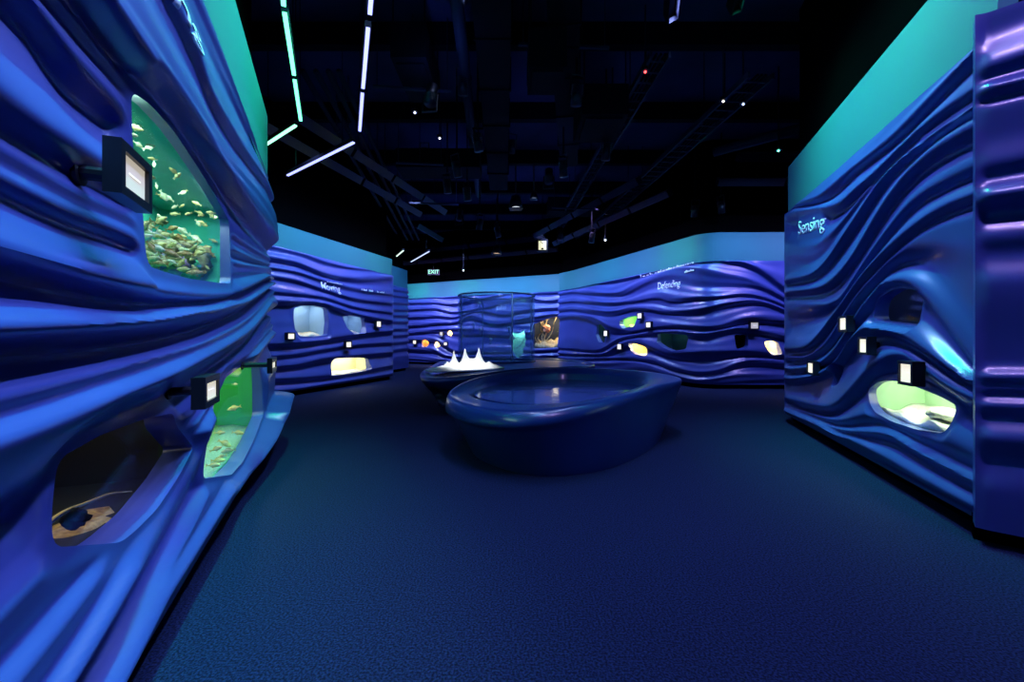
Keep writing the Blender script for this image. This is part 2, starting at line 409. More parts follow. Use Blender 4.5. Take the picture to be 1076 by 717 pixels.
# ---- back right wall: two runs meeting in a soft inner corner
brw = Panel('wall_back_right', [(2.1, 19.6), (2.62, 18.7), (5.25, 11.95), (9.4, 11.9)], [1, 2], round_r=.5, ds=.032, dz=.016)
brw.lines([
    (.08, [(602, 297), (625, 297), (650, 292), (675, 284), (700, 276), (727, 269), (745, 267.5), (765, 270), (790, 278), (810, 290), (828, 304), (850, 322)]),
    (-.04, [(602, 300), (650, 297), (680, 289), (705, 279.5), (730, 273.5), (760, 276), (790, 284), (810, 297), (828, 311), (850, 326)]),
    (.05, [(602, 306), (645, 308), (665, 301), (690, 289), (712, 281), (735, 281), (760, 287), (790, 295), (828, 315), (850, 330)]),
    (-.04, [(602, 310), (640, 312), (660, 311), (682, 303), (705, 298), (735, 301), (770, 302), (800, 306), (828, 319), (850, 333)]),
    (.06, [(602, 316), (640, 318), (660, 317), (690, 311), (705, 314), (735, 312), (757, 312), (785, 309), (818, 318), (850, 335)]),
    (-.02, [(602, 319), (640, 322), (660, 320), (690, 318), (705, 321), (735, 316), (785, 312), (818, 321), (850, 337)]),
    (.06, [(602, 324), (640, 327), (670, 323), (700, 327), (730, 325), (770, 317), (800, 316), (828, 327), (850, 340)]),
    (-.03, [(602, 328), (640, 333), (670, 328), (700, 331), (730, 332), (770, 324), (800, 322), (828, 331), (850, 342)]),
    (.08, [(602, 331), (622, 333), (640, 342), (662, 348), (684, 344), (710, 342), (751, 343), (785, 334), (828, 336), (850, 345)]),
    (-.04, [(602, 338), (622, 342), (642, 352), (662, 351), (684, 347), (710, 345), (751, 347), (785, 341), (828, 345), (850, 352)]),
    (.07, [(602, 366), (628, 368), (650, 356), (673, 351), (706, 348), (740, 350), (773, 344), (800, 348), (828, 353), (850, 358)]),
    (-.03, [(602, 368), (630, 370), (650, 359.5), (673, 354), (690, 352), (706, 353), (740, 357), (773, 350), (800, 353), (828, 360), (850, 365)]),
    (.09, [(602, 372), (633, 371.5), (648, 363), (668, 357), (684, 363), (706, 371), (740, 369), (785, 369), (828, 374), (850, 378)]),
    (-.03, [(602, 374), (640, 374.5), (655, 370), (670, 368), (684, 371), (706, 378), (729, 380), (755, 379), (785, 374), (828, 377), (850, 380)]),
    (.07, [(602, 377), (650, 376), (684, 378), (706, 386), (729, 391), (755, 389), (785, 379), (828, 381), (850, 383)]),
    (-.02, [(602, 380), (650, 378), (684, 382), (706, 390), (729, 394), (755, 393), (785, 386), (828, 388), (850, 388)]),
    (.08, [(602, 383), (662, 381), (691, 387), (718, 397), (740, 400), (773, 394), (818, 396), (850, 396)])], top=.0, bottom=.03, minor=.007)

# ---- right wall
senw = Panel('wall_right', [(5.9, 7.9), (4.66, 7.47), (3.29, 3.0)], [1], round_r=.05, ds=.018, dz=.014)
senw.lines([
    (.05, [(829, 216), (856, 208), (880, 189), (932, 149), (963, 118), (1017, 59), (1027, 46)]),
    (-.04, [(829, 219), (870, 211), (905, 178), (950, 141), (1000, 89), (1027, 64)]),
    (.07, [(829, 222), (875, 216), (893, 203), (915, 185), (944, 156), (970, 132), (1000, 110), (1027, 93)]),
    (-.03, [(829, 238), (862, 233), (890, 220), (920, 190), (946, 162), (972, 138), (1000, 117), (1027, 100)]),
    (.04, [(829, 262), (855, 258), (880, 238), (905, 206), (930, 175), (955, 154), (978, 138), (1000, 121), (1027, 103)]),
    (.0, [(829, 286), (849, 280), (865, 268), (884, 241), (902, 214), (928, 179), (950, 160), (975, 141), (1000, 123), (1027, 105)]),
    (.07, [(829, 294), (849, 290), (865, 278), (884, 250), (902, 222), (925, 187), (948, 165), (972, 145), (1000, 126), (1027, 109)]),
    (-.03, [(829, 298), (852, 294), (868, 284), (888, 256), (906, 227), (930, 193), (950, 172), (975, 151), (1000, 133), (1027, 116)]),
    (.07, [(829, 306), (858, 303), (875, 293), (891, 276), (908, 248), (925, 219), (945, 190), (960, 173), (987, 149), (1027, 127)]),
    (-.02, [(829, 312), (860, 310), (878, 303), (895, 284), (911, 258), (935, 222), (960, 190), (985, 172), (1027, 152)]),
    (.03, [(829, 320), (855, 320), (878, 318), (892, 300), (908, 275), (930, 245), (958, 212), (985, 192), (1027, 170)]),
    (-.04, [(829, 345), (855, 338), (874, 328), (890, 306), (912, 278), (935, 248), (963, 218), (990, 202), (1027, 187)]),
    (.09, [(829, 367), (846, 365), (862, 349), (879, 323), (898, 297), (920, 273), (944, 251), (963, 235), (991, 216), (1027, 203)]),
    (-.01, [(829, 371), (850, 370), (867, 356), (884, 328), (902, 303), (925, 278), (950, 256), (972, 240), (1000, 225), (1027, 214)]),
    (.06, [(829, 376), (848, 375), (865, 364), (880, 341), (896, 315), (922, 286), (944, 265), (967, 248), (998, 235), (1027, 229)]),
    (-.05, [(829, 381), (850, 380), (868, 369), (884, 346), (902, 318), (925, 293), (950, 277, -.04), (975, 279, -.025), (1000, 296, -.01), (1027, 335, .0)]),
    (.09, [(829, 388), (850, 386), (870, 375), (888, 350), (904, 323), (920, 304), (944, 293), (963, 298, .075), (987, 327, .05), (1010, 360, .04), (1027, 390, .04)]),
    (-.03, [(829, 392), (850, 390), (870, 380), (888, 357), (904, 332), (920, 313), (944, 302), (961, 308), (985, 338), (1010, 372), (1027, 396)]),
    (.10, [(829, 398), (850, 396), (870, 387), (885, 365), (900, 349), (915, 343), (939, 347), (972, 367), (998, 386), (1027, 404)]),
    (-.02, [(829, 405), (850, 404), (872, 395), (888, 378), (903, 364), (920, 355), (939, 356), (972, 374), (998, 392), (1027, 410)]),
    (.07, [(829, 420), (855, 427), (875, 427), (893, 411), (908, 392), (925, 376), (945, 369), (965, 374), (987, 391), (1027, 420)]),
    (-.03, [(829, 425), (860, 434), (882, 434), (900, 418), (915, 403), (930, 397), (950, 396), (975, 407), (1000, 424), (1027, 442)]),
    (.06, [(829, 427), (860, 438), (882, 442), (906, 437), (925, 436), (960, 449), (996, 460), (1027, 478)]),
    (.0, [(829, 428), (860, 440), (885, 449), (910, 446), (935, 449), (970, 469), (1027, 497)]),
    (.09, [(829, 429), (860, 441), (885, 452), (910, 454), (935, 456), (967, 474), (1000, 492), (1027, 508)]),
    (.02, [(829, 430), (860, 442), (885, 455), (915, 461), (940, 467), (970, 485), (1027, 518)]),
    (.11, [(829, 431), (860, 443.5), (890, 459), (925, 478), (960, 498), (1027, 533)])], top=.0, bottom=.03, minor=.003, ends=((1.31, .30),))

nrw = Panel('wall_right_near', [(3.14, 2.97), (4.7, 1.55), (4.9, -1.5)], [0], round_r=.12, ds=.02, dz=.014, z1=3.58)
nx = (1028, 1076)
nrw.lines([
    (-.02, cols(nx, (40, 20))), (.06, cols(nx, (75, 57))), (.0, cols(nx, (85, 70))), (.09, cols(nx, (97, 87))), (-.04, cols(nx, (107, 95))),
    (.04, cols(nx, (113, 101))), (.01, cols(nx, (150, 140))), (.03, cols(nx, (175, 165))), (-.02, cols(nx, (190, 180))), (.08, cols(nx, (208, 201))), (-.05, cols(nx, (224, 220))),
    (.03, cols(nx, (248, 246))), (-.01, cols(nx, (268, 267))), (.05, cols(nx, (296, 296))), (-.02, cols(nx, (384, 384))),
    (.06, cols(nx, (398, 398))), (-.01, cols(nx, (403, 403))), (.04, cols(nx, (409, 409))), (-.03, cols(nx, (415, 415))), (.05, cols(nx, (425, 426))),
    (-.01, cols(nx, (438, 439))), (.06, cols(nx, (460, 462))), (-.01, cols(nx, (482, 485))), (.04, cols(nx, (512, 517)))], top=.0, bottom=.03, minor=.0, soft=.022, ends=((0, .06),))

# ------------------------------------------------------------------ exhibits behind the openings
def light(kind, loc, aim, energy, color, size=.3, size_y=None, spot=60, blend=.6, name='lamp_light'):
    d = bpy.data.lights.new(name, kind); d.energy = energy; d.color = color
    if kind == 'AREA':
        d.size = size
        if size_y: d.shape = 'RECTANGLE'; d.size_y = size_y
    elif kind == 'SPOT': d.spot_size = math.radians(spot); d.spot_blend = blend; d.shadow_soft_size = size
    else: d.shadow_soft_size = size
    o = bpy.data.objects.new(name, d); C.objects.link(o); o.location = loc
    if aim is not None: o.rotation_euler = (Vector(aim) - Vector(loc)).to_track_quat('-Z', 'Y').to_euler()
    return o

def tank(W, pts, label, color, lamp, power, depth=.14, deep=.5, bed=None, bedh=.06, margin=.05, h=0, name='aquarium', cat='aquarium', rough=.8, floorh=0, top_extra=.1, flat=None, right=0):
    q = W.opening(pts, depth, h, flat); s0, z0 = q.min(0); s1, z1 = q.max(0)
    s0 -= margin; s1 += margin + right; z0 -= .02; z1 += top_extra
    sm, zm = (s0 + s1) / 2, z0; base = W.frame(sm, z0, -depth - .01)
    t = thing(name, label, cat, mw=base)
    w = (s1 - s0) / 2; hh = z1 - z0; inv = None
    def loc(x, y, z): return Vector((x, y, z))
    m = mat(label[:24], color, rough)
    # local frame: x right, +y into the wall, z up
    th = .02; bm = bmesh.new()
    bx(bm, (-w - th, deep, -th), (w + th, deep + th, hh + th)); bx(bm, (-w - th, 0, -th), (-w, deep, hh + th)); bx(bm, (w, 0, -th), (w + th, deep, hh + th))
    bx(bm, (-w, 0, -th), (w, deep, 0)); bx(bm, (-w, 0, hh), (w, deep, hh + th))
    frombm('tank_shell', bm, m, t)
    bm = bmesh.new(); bx(bm, (-w, -.008, 0), (w, 0, hh)); frombm('pane', bm, M['pane'], t)
    if bed:
        n = 24; V = []; Fc = []
        for i in range(n + 1):
            for j in range(9):
                x = -w + 2 * w * i / n; y = .01 + (deep - .02) * j / 8
                V.append((x, y, bedh * (.55 + .45 * math.sin(i * .7 + j * .4) * math.cos(j * .9 + i * .21)) + bedh * .8 * j / 8 + rng.uniform(0, .08) * bedh))
        for i in range(n):
            for j in range(8): a = i * 9 + j; Fc.append((a, a + 9, a + 10, a + 1))
        # close it as a solid heap
        k = len(V); V += [(x, y, -.0) for x, y, z in V]
        Fc += [tuple(k + a for a in f[::-1]) for f in Fc[:]]
        edge = [i * 9 for i in range(n + 1)] + [n * 9 + j for j in range(1, 9)] + [i * 9 + 8 for i in range(n - 1, -1, -1)] + [j for j in range(7, 0, -1)]
        for a, b in zip(edge, edge[1:] + edge[:1]): Fc.append((b, a, k + a, k + b))
        pyd('gravel_bed', V, Fc, bed, t, True)
    if power:
        p = base @ Vector((0, deep * .45, hh - .015)); a = base @ Vector((0, deep * .5, 0))
        light('AREA', p, a, power, lamp, max(.1, 2 * w * .8), max(.06, deep * .6), name='tank_light').rotation_euler = (0, 0, math.atan2(base[1][0], base[0][0]))
    t['w'] = w; t['hh'] = hh; t['deep'] = deep
    return t, base, w, hh

sand = noisy('pale sand', (.55, .50, .36), (.85, .82, .70), 60, .9, bump=.5)
whitesand = noisy('white coral sand', (.85, .85, .72), (.95, .95, .9), 60, .9, bump=.5)
brown = noisy('brown gravel', (.10, .06, .03), (.35, .24, .12), 50, .9, bump=.6)
greensand = noisy('green lit gravel', (.25, .5, .3), (.45, .75, .5), 60, .9, bump=.4)

reef = [(137, 97), (147, 102), (160, 112), (181, 136), (195, 156), (209, 178), (225, 204), (240, 232), (240, 265), (240, 298), (225, 297), (195, 293), (165, 285), (149, 279), (146, 250), (146, 222), (140, 200), (137, 150)]
T1, B1, w1, h1 = tank(left, reef, 'large teal aquarium full of small fish in the left wall', (.03, .36, .27), (.6, 1, .85), 30, depth=.055, deep=.6, margin=.06, h=.0, flat=(.02, .0, .13), right=.75)
T2, B2, w2, h2 = tank(left, [(60, 575, .02), (60, 545, .02), (64, 515, .02), (70, 482, .02), (110, 457, .01), (150, 441, .0), (182, 434, .0), (183, 447, 0), (173, 473, -.12), (152, 505, -.12), (122, 541, -.12), (92, 566, -.12), (74, 578, -.12)],
     'dark aquarium low in the left wall with a curved branch over sand', (.004, .005, .012), (1, .85, .5), 2.6, depth=.12, deep=.5, margin=.05, flat=(.02, 0, .10))
T3, B3, w3, h3 = tank(left, [(216, 503, .04), (217, 490, .04), (222, 465, .04), (221, 447, .03), (228, 422, .02), (240, 397, .02), (252, 386, .0), (264, 383, -.08), (265, 412, -.08), (265, 437, -.08), (252, 464, -.08), (238, 487, -.08), (224, 501, -.08)],
     'bright green aquarium low at the far end of the left wall', (.05, .50, .12), (.75, 1, .6), 15, depth=.08, deep=.5, bed=greensand, bedh=.04, margin=.05, flat=(.04, .0, .10), right=.35)
tank(movw, [(309, 324), (317, 321.5), (330, 321.5), (344, 324), (345.5, 338), (344, 352.5), (330, 354), (315, 354), (310, 346), (308.5, 335)],
     'large pale blue window left of two under the word Moving', (.36, .52, .70), (.85, .95, 1), 8, flat=(0, 0, .1), bed=noisy('orange sand', (.8, .5, .25), (.95, .8, .55), 40, .9), bedh=.10, margin=.04)
tank(movw, [(361, 333), (368, 331.5), (383, 334), (384.5, 343), (382, 350.5), (370, 351.5), (364.5, 345)],
     'smaller pale blue window with a coral heap in the back left wall', (.22, .36, .60), (.85, .95, 1), 5, bed=sand, bedh=.10, margin=.04)
tank(movw, [(346, 395), (348, 385), (351, 377), (370, 376), (387.5, 376.5), (389, 388), (377, 391), (360, 393.5)],
     'glowing cream window low in the back left wall', (.90, .85, .55), (1, .95, .7), 15, bed=whitesand, bedh=.05, deep=.4)
# small round tanks at the left of the back wall
def blob(cx, cy, rx, ry, n=9): return [(cx + rx * math.cos(2 * PI * k / n), cy + ry * math.sin(2 * PI * k / n) * (1 + .12 * math.sin(3 * k))) for k in range(n)]
for args in ((blob(446.5, 361, 4.0, 4.4), 'brown lit round opening, lowest left on the back wall', (.45, .2, .06), (1, .7, .35), 14),
             (blob(459, 362.5, 3.2, 3.6), 'cream lit round opening between brown opening and label', (.8, .6, .3), (1, .9, .6), 16),
             (blob(472.5, 350.5, 3.2, 3.2), 'uppermost cream lit opening beside the clear cylinder tank', (.7, .5, .25), (1, .85, .6), 14)):
    tank(farw, args[0], args[1], args[2], args[3], args[4], depth=.1, deep=.3, bed=brown, bedh=.05, name='display_case', cat='display case', top_extra=.05)
T4, B4, w4, h4 = tank(farw, [(560, 341), (570, 337), (580, 333.5), (592, 332), (600, 334), (601, 350), (601, 364), (580, 365.5), (560, 366.5)],
     'wide dark aquarium with twisted roots right of the cylinder tank', (.01, .014, .03), (1, .8, .5), 55, depth=.12, deep=.9, bed=noisy('tan sand bed', (.25, .16, .07), (.5, .38, .2), 12, .9), bedh=.30, margin=.05, top_extra=.02)
T5, B5, w5, h5 = tank(farw, [(537, 349), (545, 351), (552, 346), (552, 362), (549, 373), (543, 377), (538, 368)],
     'pale green opening seen through the clear cylinder tank', (.30, .62, .48), (.7, 1, .85), 30, depth=.1, deep=.3, name='display_case', cat='display case', top_extra=.02)
T6, B6, w6, h6 = tank(brw, [(652, 337), (660, 333.5), (669, 332), (668, 343), (656, 345.5), (652, 342)], 'bright green planted aquarium on the back right wall', (.12, .42, .08), (.9, 1, .6), 26, bed=noisy('moss', (.1, .3, .03), (.5, .75, .2), 25, .9), bedh=.14)
tank(brw, [(626, 341), (632, 341), (636, 346), (636, 360), (630, 360), (626, 352)], 'tall dark green slot beside a label on the back right wall', (.01, .05, .06), (.5, 1, .9), 1.2, name='display_case', cat='display case')
tank(brw, [(661, 361), (668, 361), (679, 365), (679.5, 374.5), (668, 372.5), (662, 368.5)], 'bright yellow lit opening low on the back right wall', (.85, .6, .18), (1, .85, .45), 30, bed=sand, bedh=.05, name='display_case', cat='display case')
tank(brw, [(690, 350), (706, 351), (722, 352), (722.5, 367), (708, 369), (698, 365), (691, 360)], 'wide dark green aquarium below the word Defending', (.006, .04, .045), (.5, 1, .85), 2.0)
tank(brw, [(772, 352), (786, 352), (785.5, 364), (778, 367), (772, 366.5)], 'black square opening below the grey label at the right', (.003, .003, .005), (1, 1, 1), 0, name='display_case', cat='display case')
tank(brw, [(803, 359), (812, 358), (818, 360), (820, 372.5), (810, 373.5), (804, 367)], 'tan lit opening at the far right of the back right wall', (.75, .6, .32), (1, .85, .55), 17, bed=sand, bedh=.06, name='display_case', cat='display case')
T7, B7, w7, h7 = tank(senw, [(917, 322), (921, 313), (933, 305), (945, 303), (958, 305), (968, 311), (967, 328), (965, 343), (940, 340), (917, 337)],
     'dark arched opening in the right wall over the middle labels', (.006, .010, .05), (.4, .6, 1), 1.0, deep=.45, flat=(.0, -.03, .05), name='display_case', cat='display case')
tank(senw, [(875, 391), (876, 381), (884, 380), (885, 392), (883, 404), (875, 407)], 'narrow dark opening between two labels in the right wall', (.004, .006, .02), (.4, .6, 1), 0, deep=.3, name='display_case', cat='display case')
T8, B8, w8, h8 = tank(senw, [(920, 410, -.06), (921, 402), (932, 400), (945, 401), (965, 408), (990, 418), (1006, 427), (1004, 441), (996, 456), (975, 452, -.06), (950, 444, -.06), (930, 434, -.06), (923, 424, -.06)],
     'glowing pale green window with white sand in the right wall', (.50, .72, .46), (.95, 1, .75), 8, deep=.42, depth=.06, bed=whitesand, bedh=.10, margin=.03, flat=(.03, -.01, .07))

# the skin is nearly flat under the word on the right wall
senw.opening([(840, 234), (862, 226), (864, 243), (840, 248)], h=.02, flat=(.02, .02, .16)); senw.openings.pop()
walls = [(left, 1), (movw, 2), (side, 3), (farw, 4), (brw, 5), (senw, 6), (nrw, 7)]
for W, k in walls:
    W.build(M['wave'])
    if W is not nrw: W.strip('trim_%d' % k, M['fascia'], -.02 if W is not senw else -.03, -.14, W.z1 - .06, 4.28 if W is not movw else 4.05)
    if W is not nrw: o = W.strip('wall_upper_%d' % k, M['black'], -.20, -.30, 4.0, 6.9)  # black strip stands in for the unlit wall above the lit fascia
    W.strip('baseboard_%s' % W.name[5:], M['black'], -.06 if W is left else -.1, -.16 if W is left else -.2, 0, .16)

# small objects living in the tanks -------------------------------------------------
def fish_mesh(name='fish'):
    """A fish of length 1 pointing along +X: lens-shaped body, forked tail, back and belly fins in one body mesh."""
    bm = bmesh.new(); rings = []
    prof = [(.5, .01, .008), (.44, .07, .05), (.34, .13, .08), (.18, .18, .10), (0, .17, .09), (-.16, .12, .065), (-.28, .06, .035), (-.34, .045, .015)]
    for x, h, w in prof:
        rings.append([bm.verts.new((x, w * math.cos(a), h * math.sin(a))) for a in [2 * PI * k / 10 for k in range(10)]])
    for a, b in zip(rings, rings[1:]):
        for k in range(10): bm.faces.new((a[k], a[(k + 1) % 10], b[(k + 1) % 10], b[k]))
    bm.faces.new(rings[0][::-1]); bm.faces.new(rings[-1])
    return bm
def fin_mesh(pts, th=.008):
    bm = bmesh.new(); a = [bm.verts.new((x, -th, z)) for x, z in pts]; b = [bm.verts.new((x, th, z)) for x, z in pts]
    bm.faces.new(a); bm.faces.new(b[::-1])
    for k in range(len(a)): bm.faces.new((a[k - 1], a[k], b[k], b[k - 1]))
    return bm
fishmats = [noisy('olive fish scales', (.30, .22, .08), (.62, .50, .22), 6, .4), noisy('silver fish scales', (.45, .42, .30), (.8, .75, .5), 5, .3),
            noisy('brown fish scales', (.22, .10, .04), (.55, .33, .14), 7, .4), noisy('yellow fish scales', (.75, .55, .10), (.95, .85, .35), 4, .4)]
finmats = [mat('olive fin', (.28, .24, .1), .5), mat('silver fin', (.5, .5, .35), .5), mat('brown fin', (.3, .16, .06), .5), mat('yellow fin', (.9, .7, .2), .5)]
protos = []
for k in range(4):
    f = frombm('fish', fish_mesh(), fishmats[k], None, True)
    frombm('tail_fin', fin_mesh([(-.33, .03), (-.52, .16), (-.46, 0), (-.52, -.16), (-.33, -.03)]), finmats[k], f)
    frombm('dorsal_fin', fin_mesh([(.2, .16), (.05, .27), (-.15, .2), (-.2, .1)]), finmats[k], f)
    frombm('belly_fin', fin_mesh([(.1, -.15), (-.02, -.26), (-.1, -.15)]), finmats[k], f)
    protos.append(f)
used = [False] * 4
def put_fish(k, M4, label, group, L):
    o = protos[k] if not used[k] else copytree(protos[k]); used[k] = True
    o.matrix_world = M4 @ Matrix.Scale(L, 4); tag(o, label, 'fish', group); return o
def pose(base, x, y, z, yaw, pitch): return base @ Matrix.Translation((x, y, z)) @ Matrix.Rotation(yaw, 4, 'Z') @ Matrix.Rotation(pitch, 4, 'Y')

# teal tank: a loose column of fish above and a dense shoal along the bottom; positions in the tank's own width, depth and height
cnt = 0
def rfish(base, w, hh, deep, x, y, z, L, k, label, group, steep=.5):
    yaw = rng.choice([0, PI]) + rng.normal(0, .5); put_fish(k, pose(base, x * w, y * deep, z * hh, yaw, rng.normal(0, steep)), label, group, L)
def swim(W, px, py, d, L, k, label, group, steep=.5, tilt=0):
    s_, z_ = W.px(px, py, -d); p = Vector(W.pos(s_, z_, -d)); yaw = math.atan2(p.y, p.x) + PI / 2 + (0 if rng.random() < .5 else PI) + rng.normal(0, .4)
    return put_fish(k, Matrix.Translation(p) @ Matrix.Rotation(yaw, 4, 'Z') @ Matrix.Rotation(tilt + rng.normal(0, steep), 4, 'Y'), label, group, L)
for i in range(60):                                    # dense shoal over the reef
    px = rng.uniform(150, 226); lo = 236 + (px - 150) * .12; hi = 278 + (px - 150) * .16; py = rng.uniform(lo, hi) if i % 3 else rng.uniform(lo - 12, hi)
    swim(left, px, py, rng.uniform(.14, .30), rng.uniform(.06, .12), int(rng.choice([0, 0, 1, 2])), 'olive or brown fish in the dense lower shoal of the teal aquarium', 'fish crowding the bottom of the teal aquarium')
for i in range(34):
    px = rng.uniform(140, 230); lo = 122 + (px - 138) * 1.12; py = rng.uniform(lo + 4, 226 + (px - 140) * .15)
    swim(left, px, py, rng.uniform(.14, .30), rng.uniform(.04, .075), int(rng.choice([0, 1])), 'slim pale fish swimming in the upper half of the teal aquarium', 'fish in the upper half of the teal aquarium', .8)
for px, py, k, L in ((246, 429, 3, .12), (236, 466, 3, .12), (250, 455, 3, .11), (240, 474, 1, .12), (229, 484, 3, .11), (227, 472, 3, .09), (224, 489, 3, .10), (233, 480, 3, .08), (247, 404, 1, .06), (231, 455, 3, .08)):
    swim(left, px, py, .12, L, k, 'small yellow or silver fish in the green aquarium', 'fish in the green aquarium', .25)

# rocks on the floor of the teal tank
def rock_bm(r, seed, sq=.6):
    bm = bmesh.new(); bmesh.ops.create_icosphere(bm, subdivisions=3, radius=r); rr = random.Random(seed); ph = [rr.uniform(0, 6) for _ in range(6)]
    for v in bm.verts:
        d = v.co.normalized(); k = 1 + .22 * math.sin(4 * d.x + ph[0]) * math.cos(3 * d.y + ph[1]) + .14 * math.sin(8 * d.z + ph[2] + 5 * d.x) + .07 * math.sin(15 * d.y + ph[3]); v.co *= k; v.co.z *= sq
    return bm
rockm = [noisy('reef rock', (.12, .10, .07), (.45, .36, .22), 14, .9, bump=.8), noisy('purple reef rock', (.16, .08, .22), (.40, .25, .5), 12, .9, bump=.8), noisy('green algae rock', (.03, .25, .12), (.1, .6, .3), 14, .9, bump=.8)]
for i, (px, py, r, k) in enumerate([(150, 262, .10, 0), (158, 268, .10, 1), (166, 262, .12, 0), (176, 272, .11, 1), (184, 262, .13, 0), (193, 276, .12, 2), (201, 268, .14, 0), (208, 280, .13, 1), (215, 270, .14, 0), (221, 284, .12, 0)]):
    s_, z_ = left.px(px, py + 6, -.42); fr = left.frame(s_, z_, -.42); o = frombm('reef_rock', rock_bm(r, i, .9), rockm[k], None, True); o.matrix_world = fr
    tag(o, ['brown reef rock behind the shoal in the teal aquarium', 'purplish reef rock behind the shoal in the teal aquarium', 'green algae covered rock under the shoal in the teal aquarium'][k], 'rock', None if k == 2 else ['brown rocks in the teal aquarium', 'purplish rocks in the teal aquarium'][k])

def curve_tube(name, pts, r, m, parent=None, r_end=None, n=24, seg=8):
    P = spline(pts, n); bm = bmesh.new(); rings = []
    for i in range(n):
        d = Vector(P[min(i + 1, n - 1)] - P[max(i - 1, 0)]).normalized(); q = d.to_track_quat('Z', 'Y')
        rad = r + ((r_end if r_end is not None else r) - r) * i / (n - 1)
        rings.append([bm.verts.new(Vector(P[i]) + q @ Vector((rad * math.cos(2 * PI * k / seg), rad * math.sin(2 * PI * k / seg), 0))) for k in range(seg)])
    for a, b in zip(rings, rings[1:]):
        for k in range(seg): bm.faces.new((a[k], a[(k + 1) % seg], b[(k + 1) % seg], b[k]))
    bm.faces.new(rings[0][::-1]); bm.faces.new(rings[-1])
    return frombm(name, bm, m, parent, True)
wood = noisy('driftwood', (.20, .12, .05), (.60, .45, .25), 20, .8, bump=.5)
# curved branch and dark stone in the low dark tank
o = curve_tube('driftwood_branch', [tuple(left.pos(*left.px(x, y, -.17), -.17)) for x, y in ((50, 551), (60, 543), (72, 536), (88, 530), (103, 524), (118, 519), (138, 517))], .009, mat('pale branch', (.75, .62, .38), .6), r_end=.004)
tag(o, 'thin pale curved branch arching inside the low dark aquarium', 'branch')
o = frombm('dark_stone', rock_bm(.04, 5, .9), M['duct'], None, True); o.matrix_world = Matrix.Translation(left.pos(*left.px(78, 545, -.16), -.16)); tag(o, 'round dark stone on brown sand in the low dark aquarium', 'stone')
o = frombm('sand_mound', rock_bm(.17, 31, .36), noisy('ochre sand', (.30, .18, .06), (.62, .42, .16), 40, .9, bump=.4), None, True); o.matrix_world = Matrix.Translation(left.pos(*left.px(84, 560, -.24), -.24)); tag(o, 'ochre sand mound under the curved branch in the low dark aquarium', 'sand heap')
# roots in the wide aquarium on the back wall
r_ = random.Random(3)
root = thing('driftwood_roots', 'twisted branching roots at the left of the wide dark aquarium', 'driftwood', mw=B4 @ Matrix.Translation((0, .2, .25)))
for k in range(7):
    x0 = -w4 * r_.uniform(.45, .9); pts = [(x0, .05, 0)]
    for j in range(4): pts.append((pts[-1][0] + r_.uniform(-.22, .25), .05 + r_.uniform(-.05, .15), pts[-1][2] + h4 * .2))
    curve_tube('root', pts, .03, wood, root, .012, 16, 6)
root2 = thing('driftwood_roots', 'thin pale roots at the right end of the wide dark aquarium', 'driftwood', mw=B4 @ Matrix.Translation((0, .2, .25)))
for k in range(3):
    x0 = w4 * r_.uniform(.6, .8); curve_tube('root', [(x0, .05, 0), (x0 - .15, .1, .3), (x0 + .1, .1, .6), (x0 + .15, .1, .9)], .022, wood, root2, .01, 14, 6)
o = frombm('coral_head', rock_bm(.17, 9, 1), noisy('orange coral', (.5, .15, .07), (.9, .45, .3), 18, .9, bump=.8), None, True); o.matrix_world = B4 @ Matrix.Translation((-w4 * .45, .35, h4 * .62)); tag(o, 'orange brown coral head among the roots on the left', 'coral')
o = frombm('coral_head', rock_bm(.10, 11, .9), noisy('pink coral', (.8, .45, .5), (1, .8, .85), 18, .9), None, True); o.matrix_world = B4 @ Matrix.Translation((w4 * .72, .22, .42)); tag(o, 'pale pink coral head at the right of the wide dark aquarium', 'coral')
# dark frond in the green opening
o = curve_tube('curved_stem', [tuple(B5 @ Vector(p)) for p in ((-w5 * .7, .1, .45), (0, .08, .6), (w5 * .5, .08, .9), (w5 * .75, .1, 1.25))], .02, M['pool']); tag(o, 'dark curved stem crossing the pale green opening on the back wall', 'stem')
# coral heap in the second blue window / white heap in the glowing one
o = frombm('sand_heap', rock_bm(.13, 21, .40), whitesand, None, True); o.matrix_world = B8 @ Matrix.Translation((w8 * .05, .22, .14)); tag(o, 'mound of white coral sand in the glowing pale green window', 'sand heap')

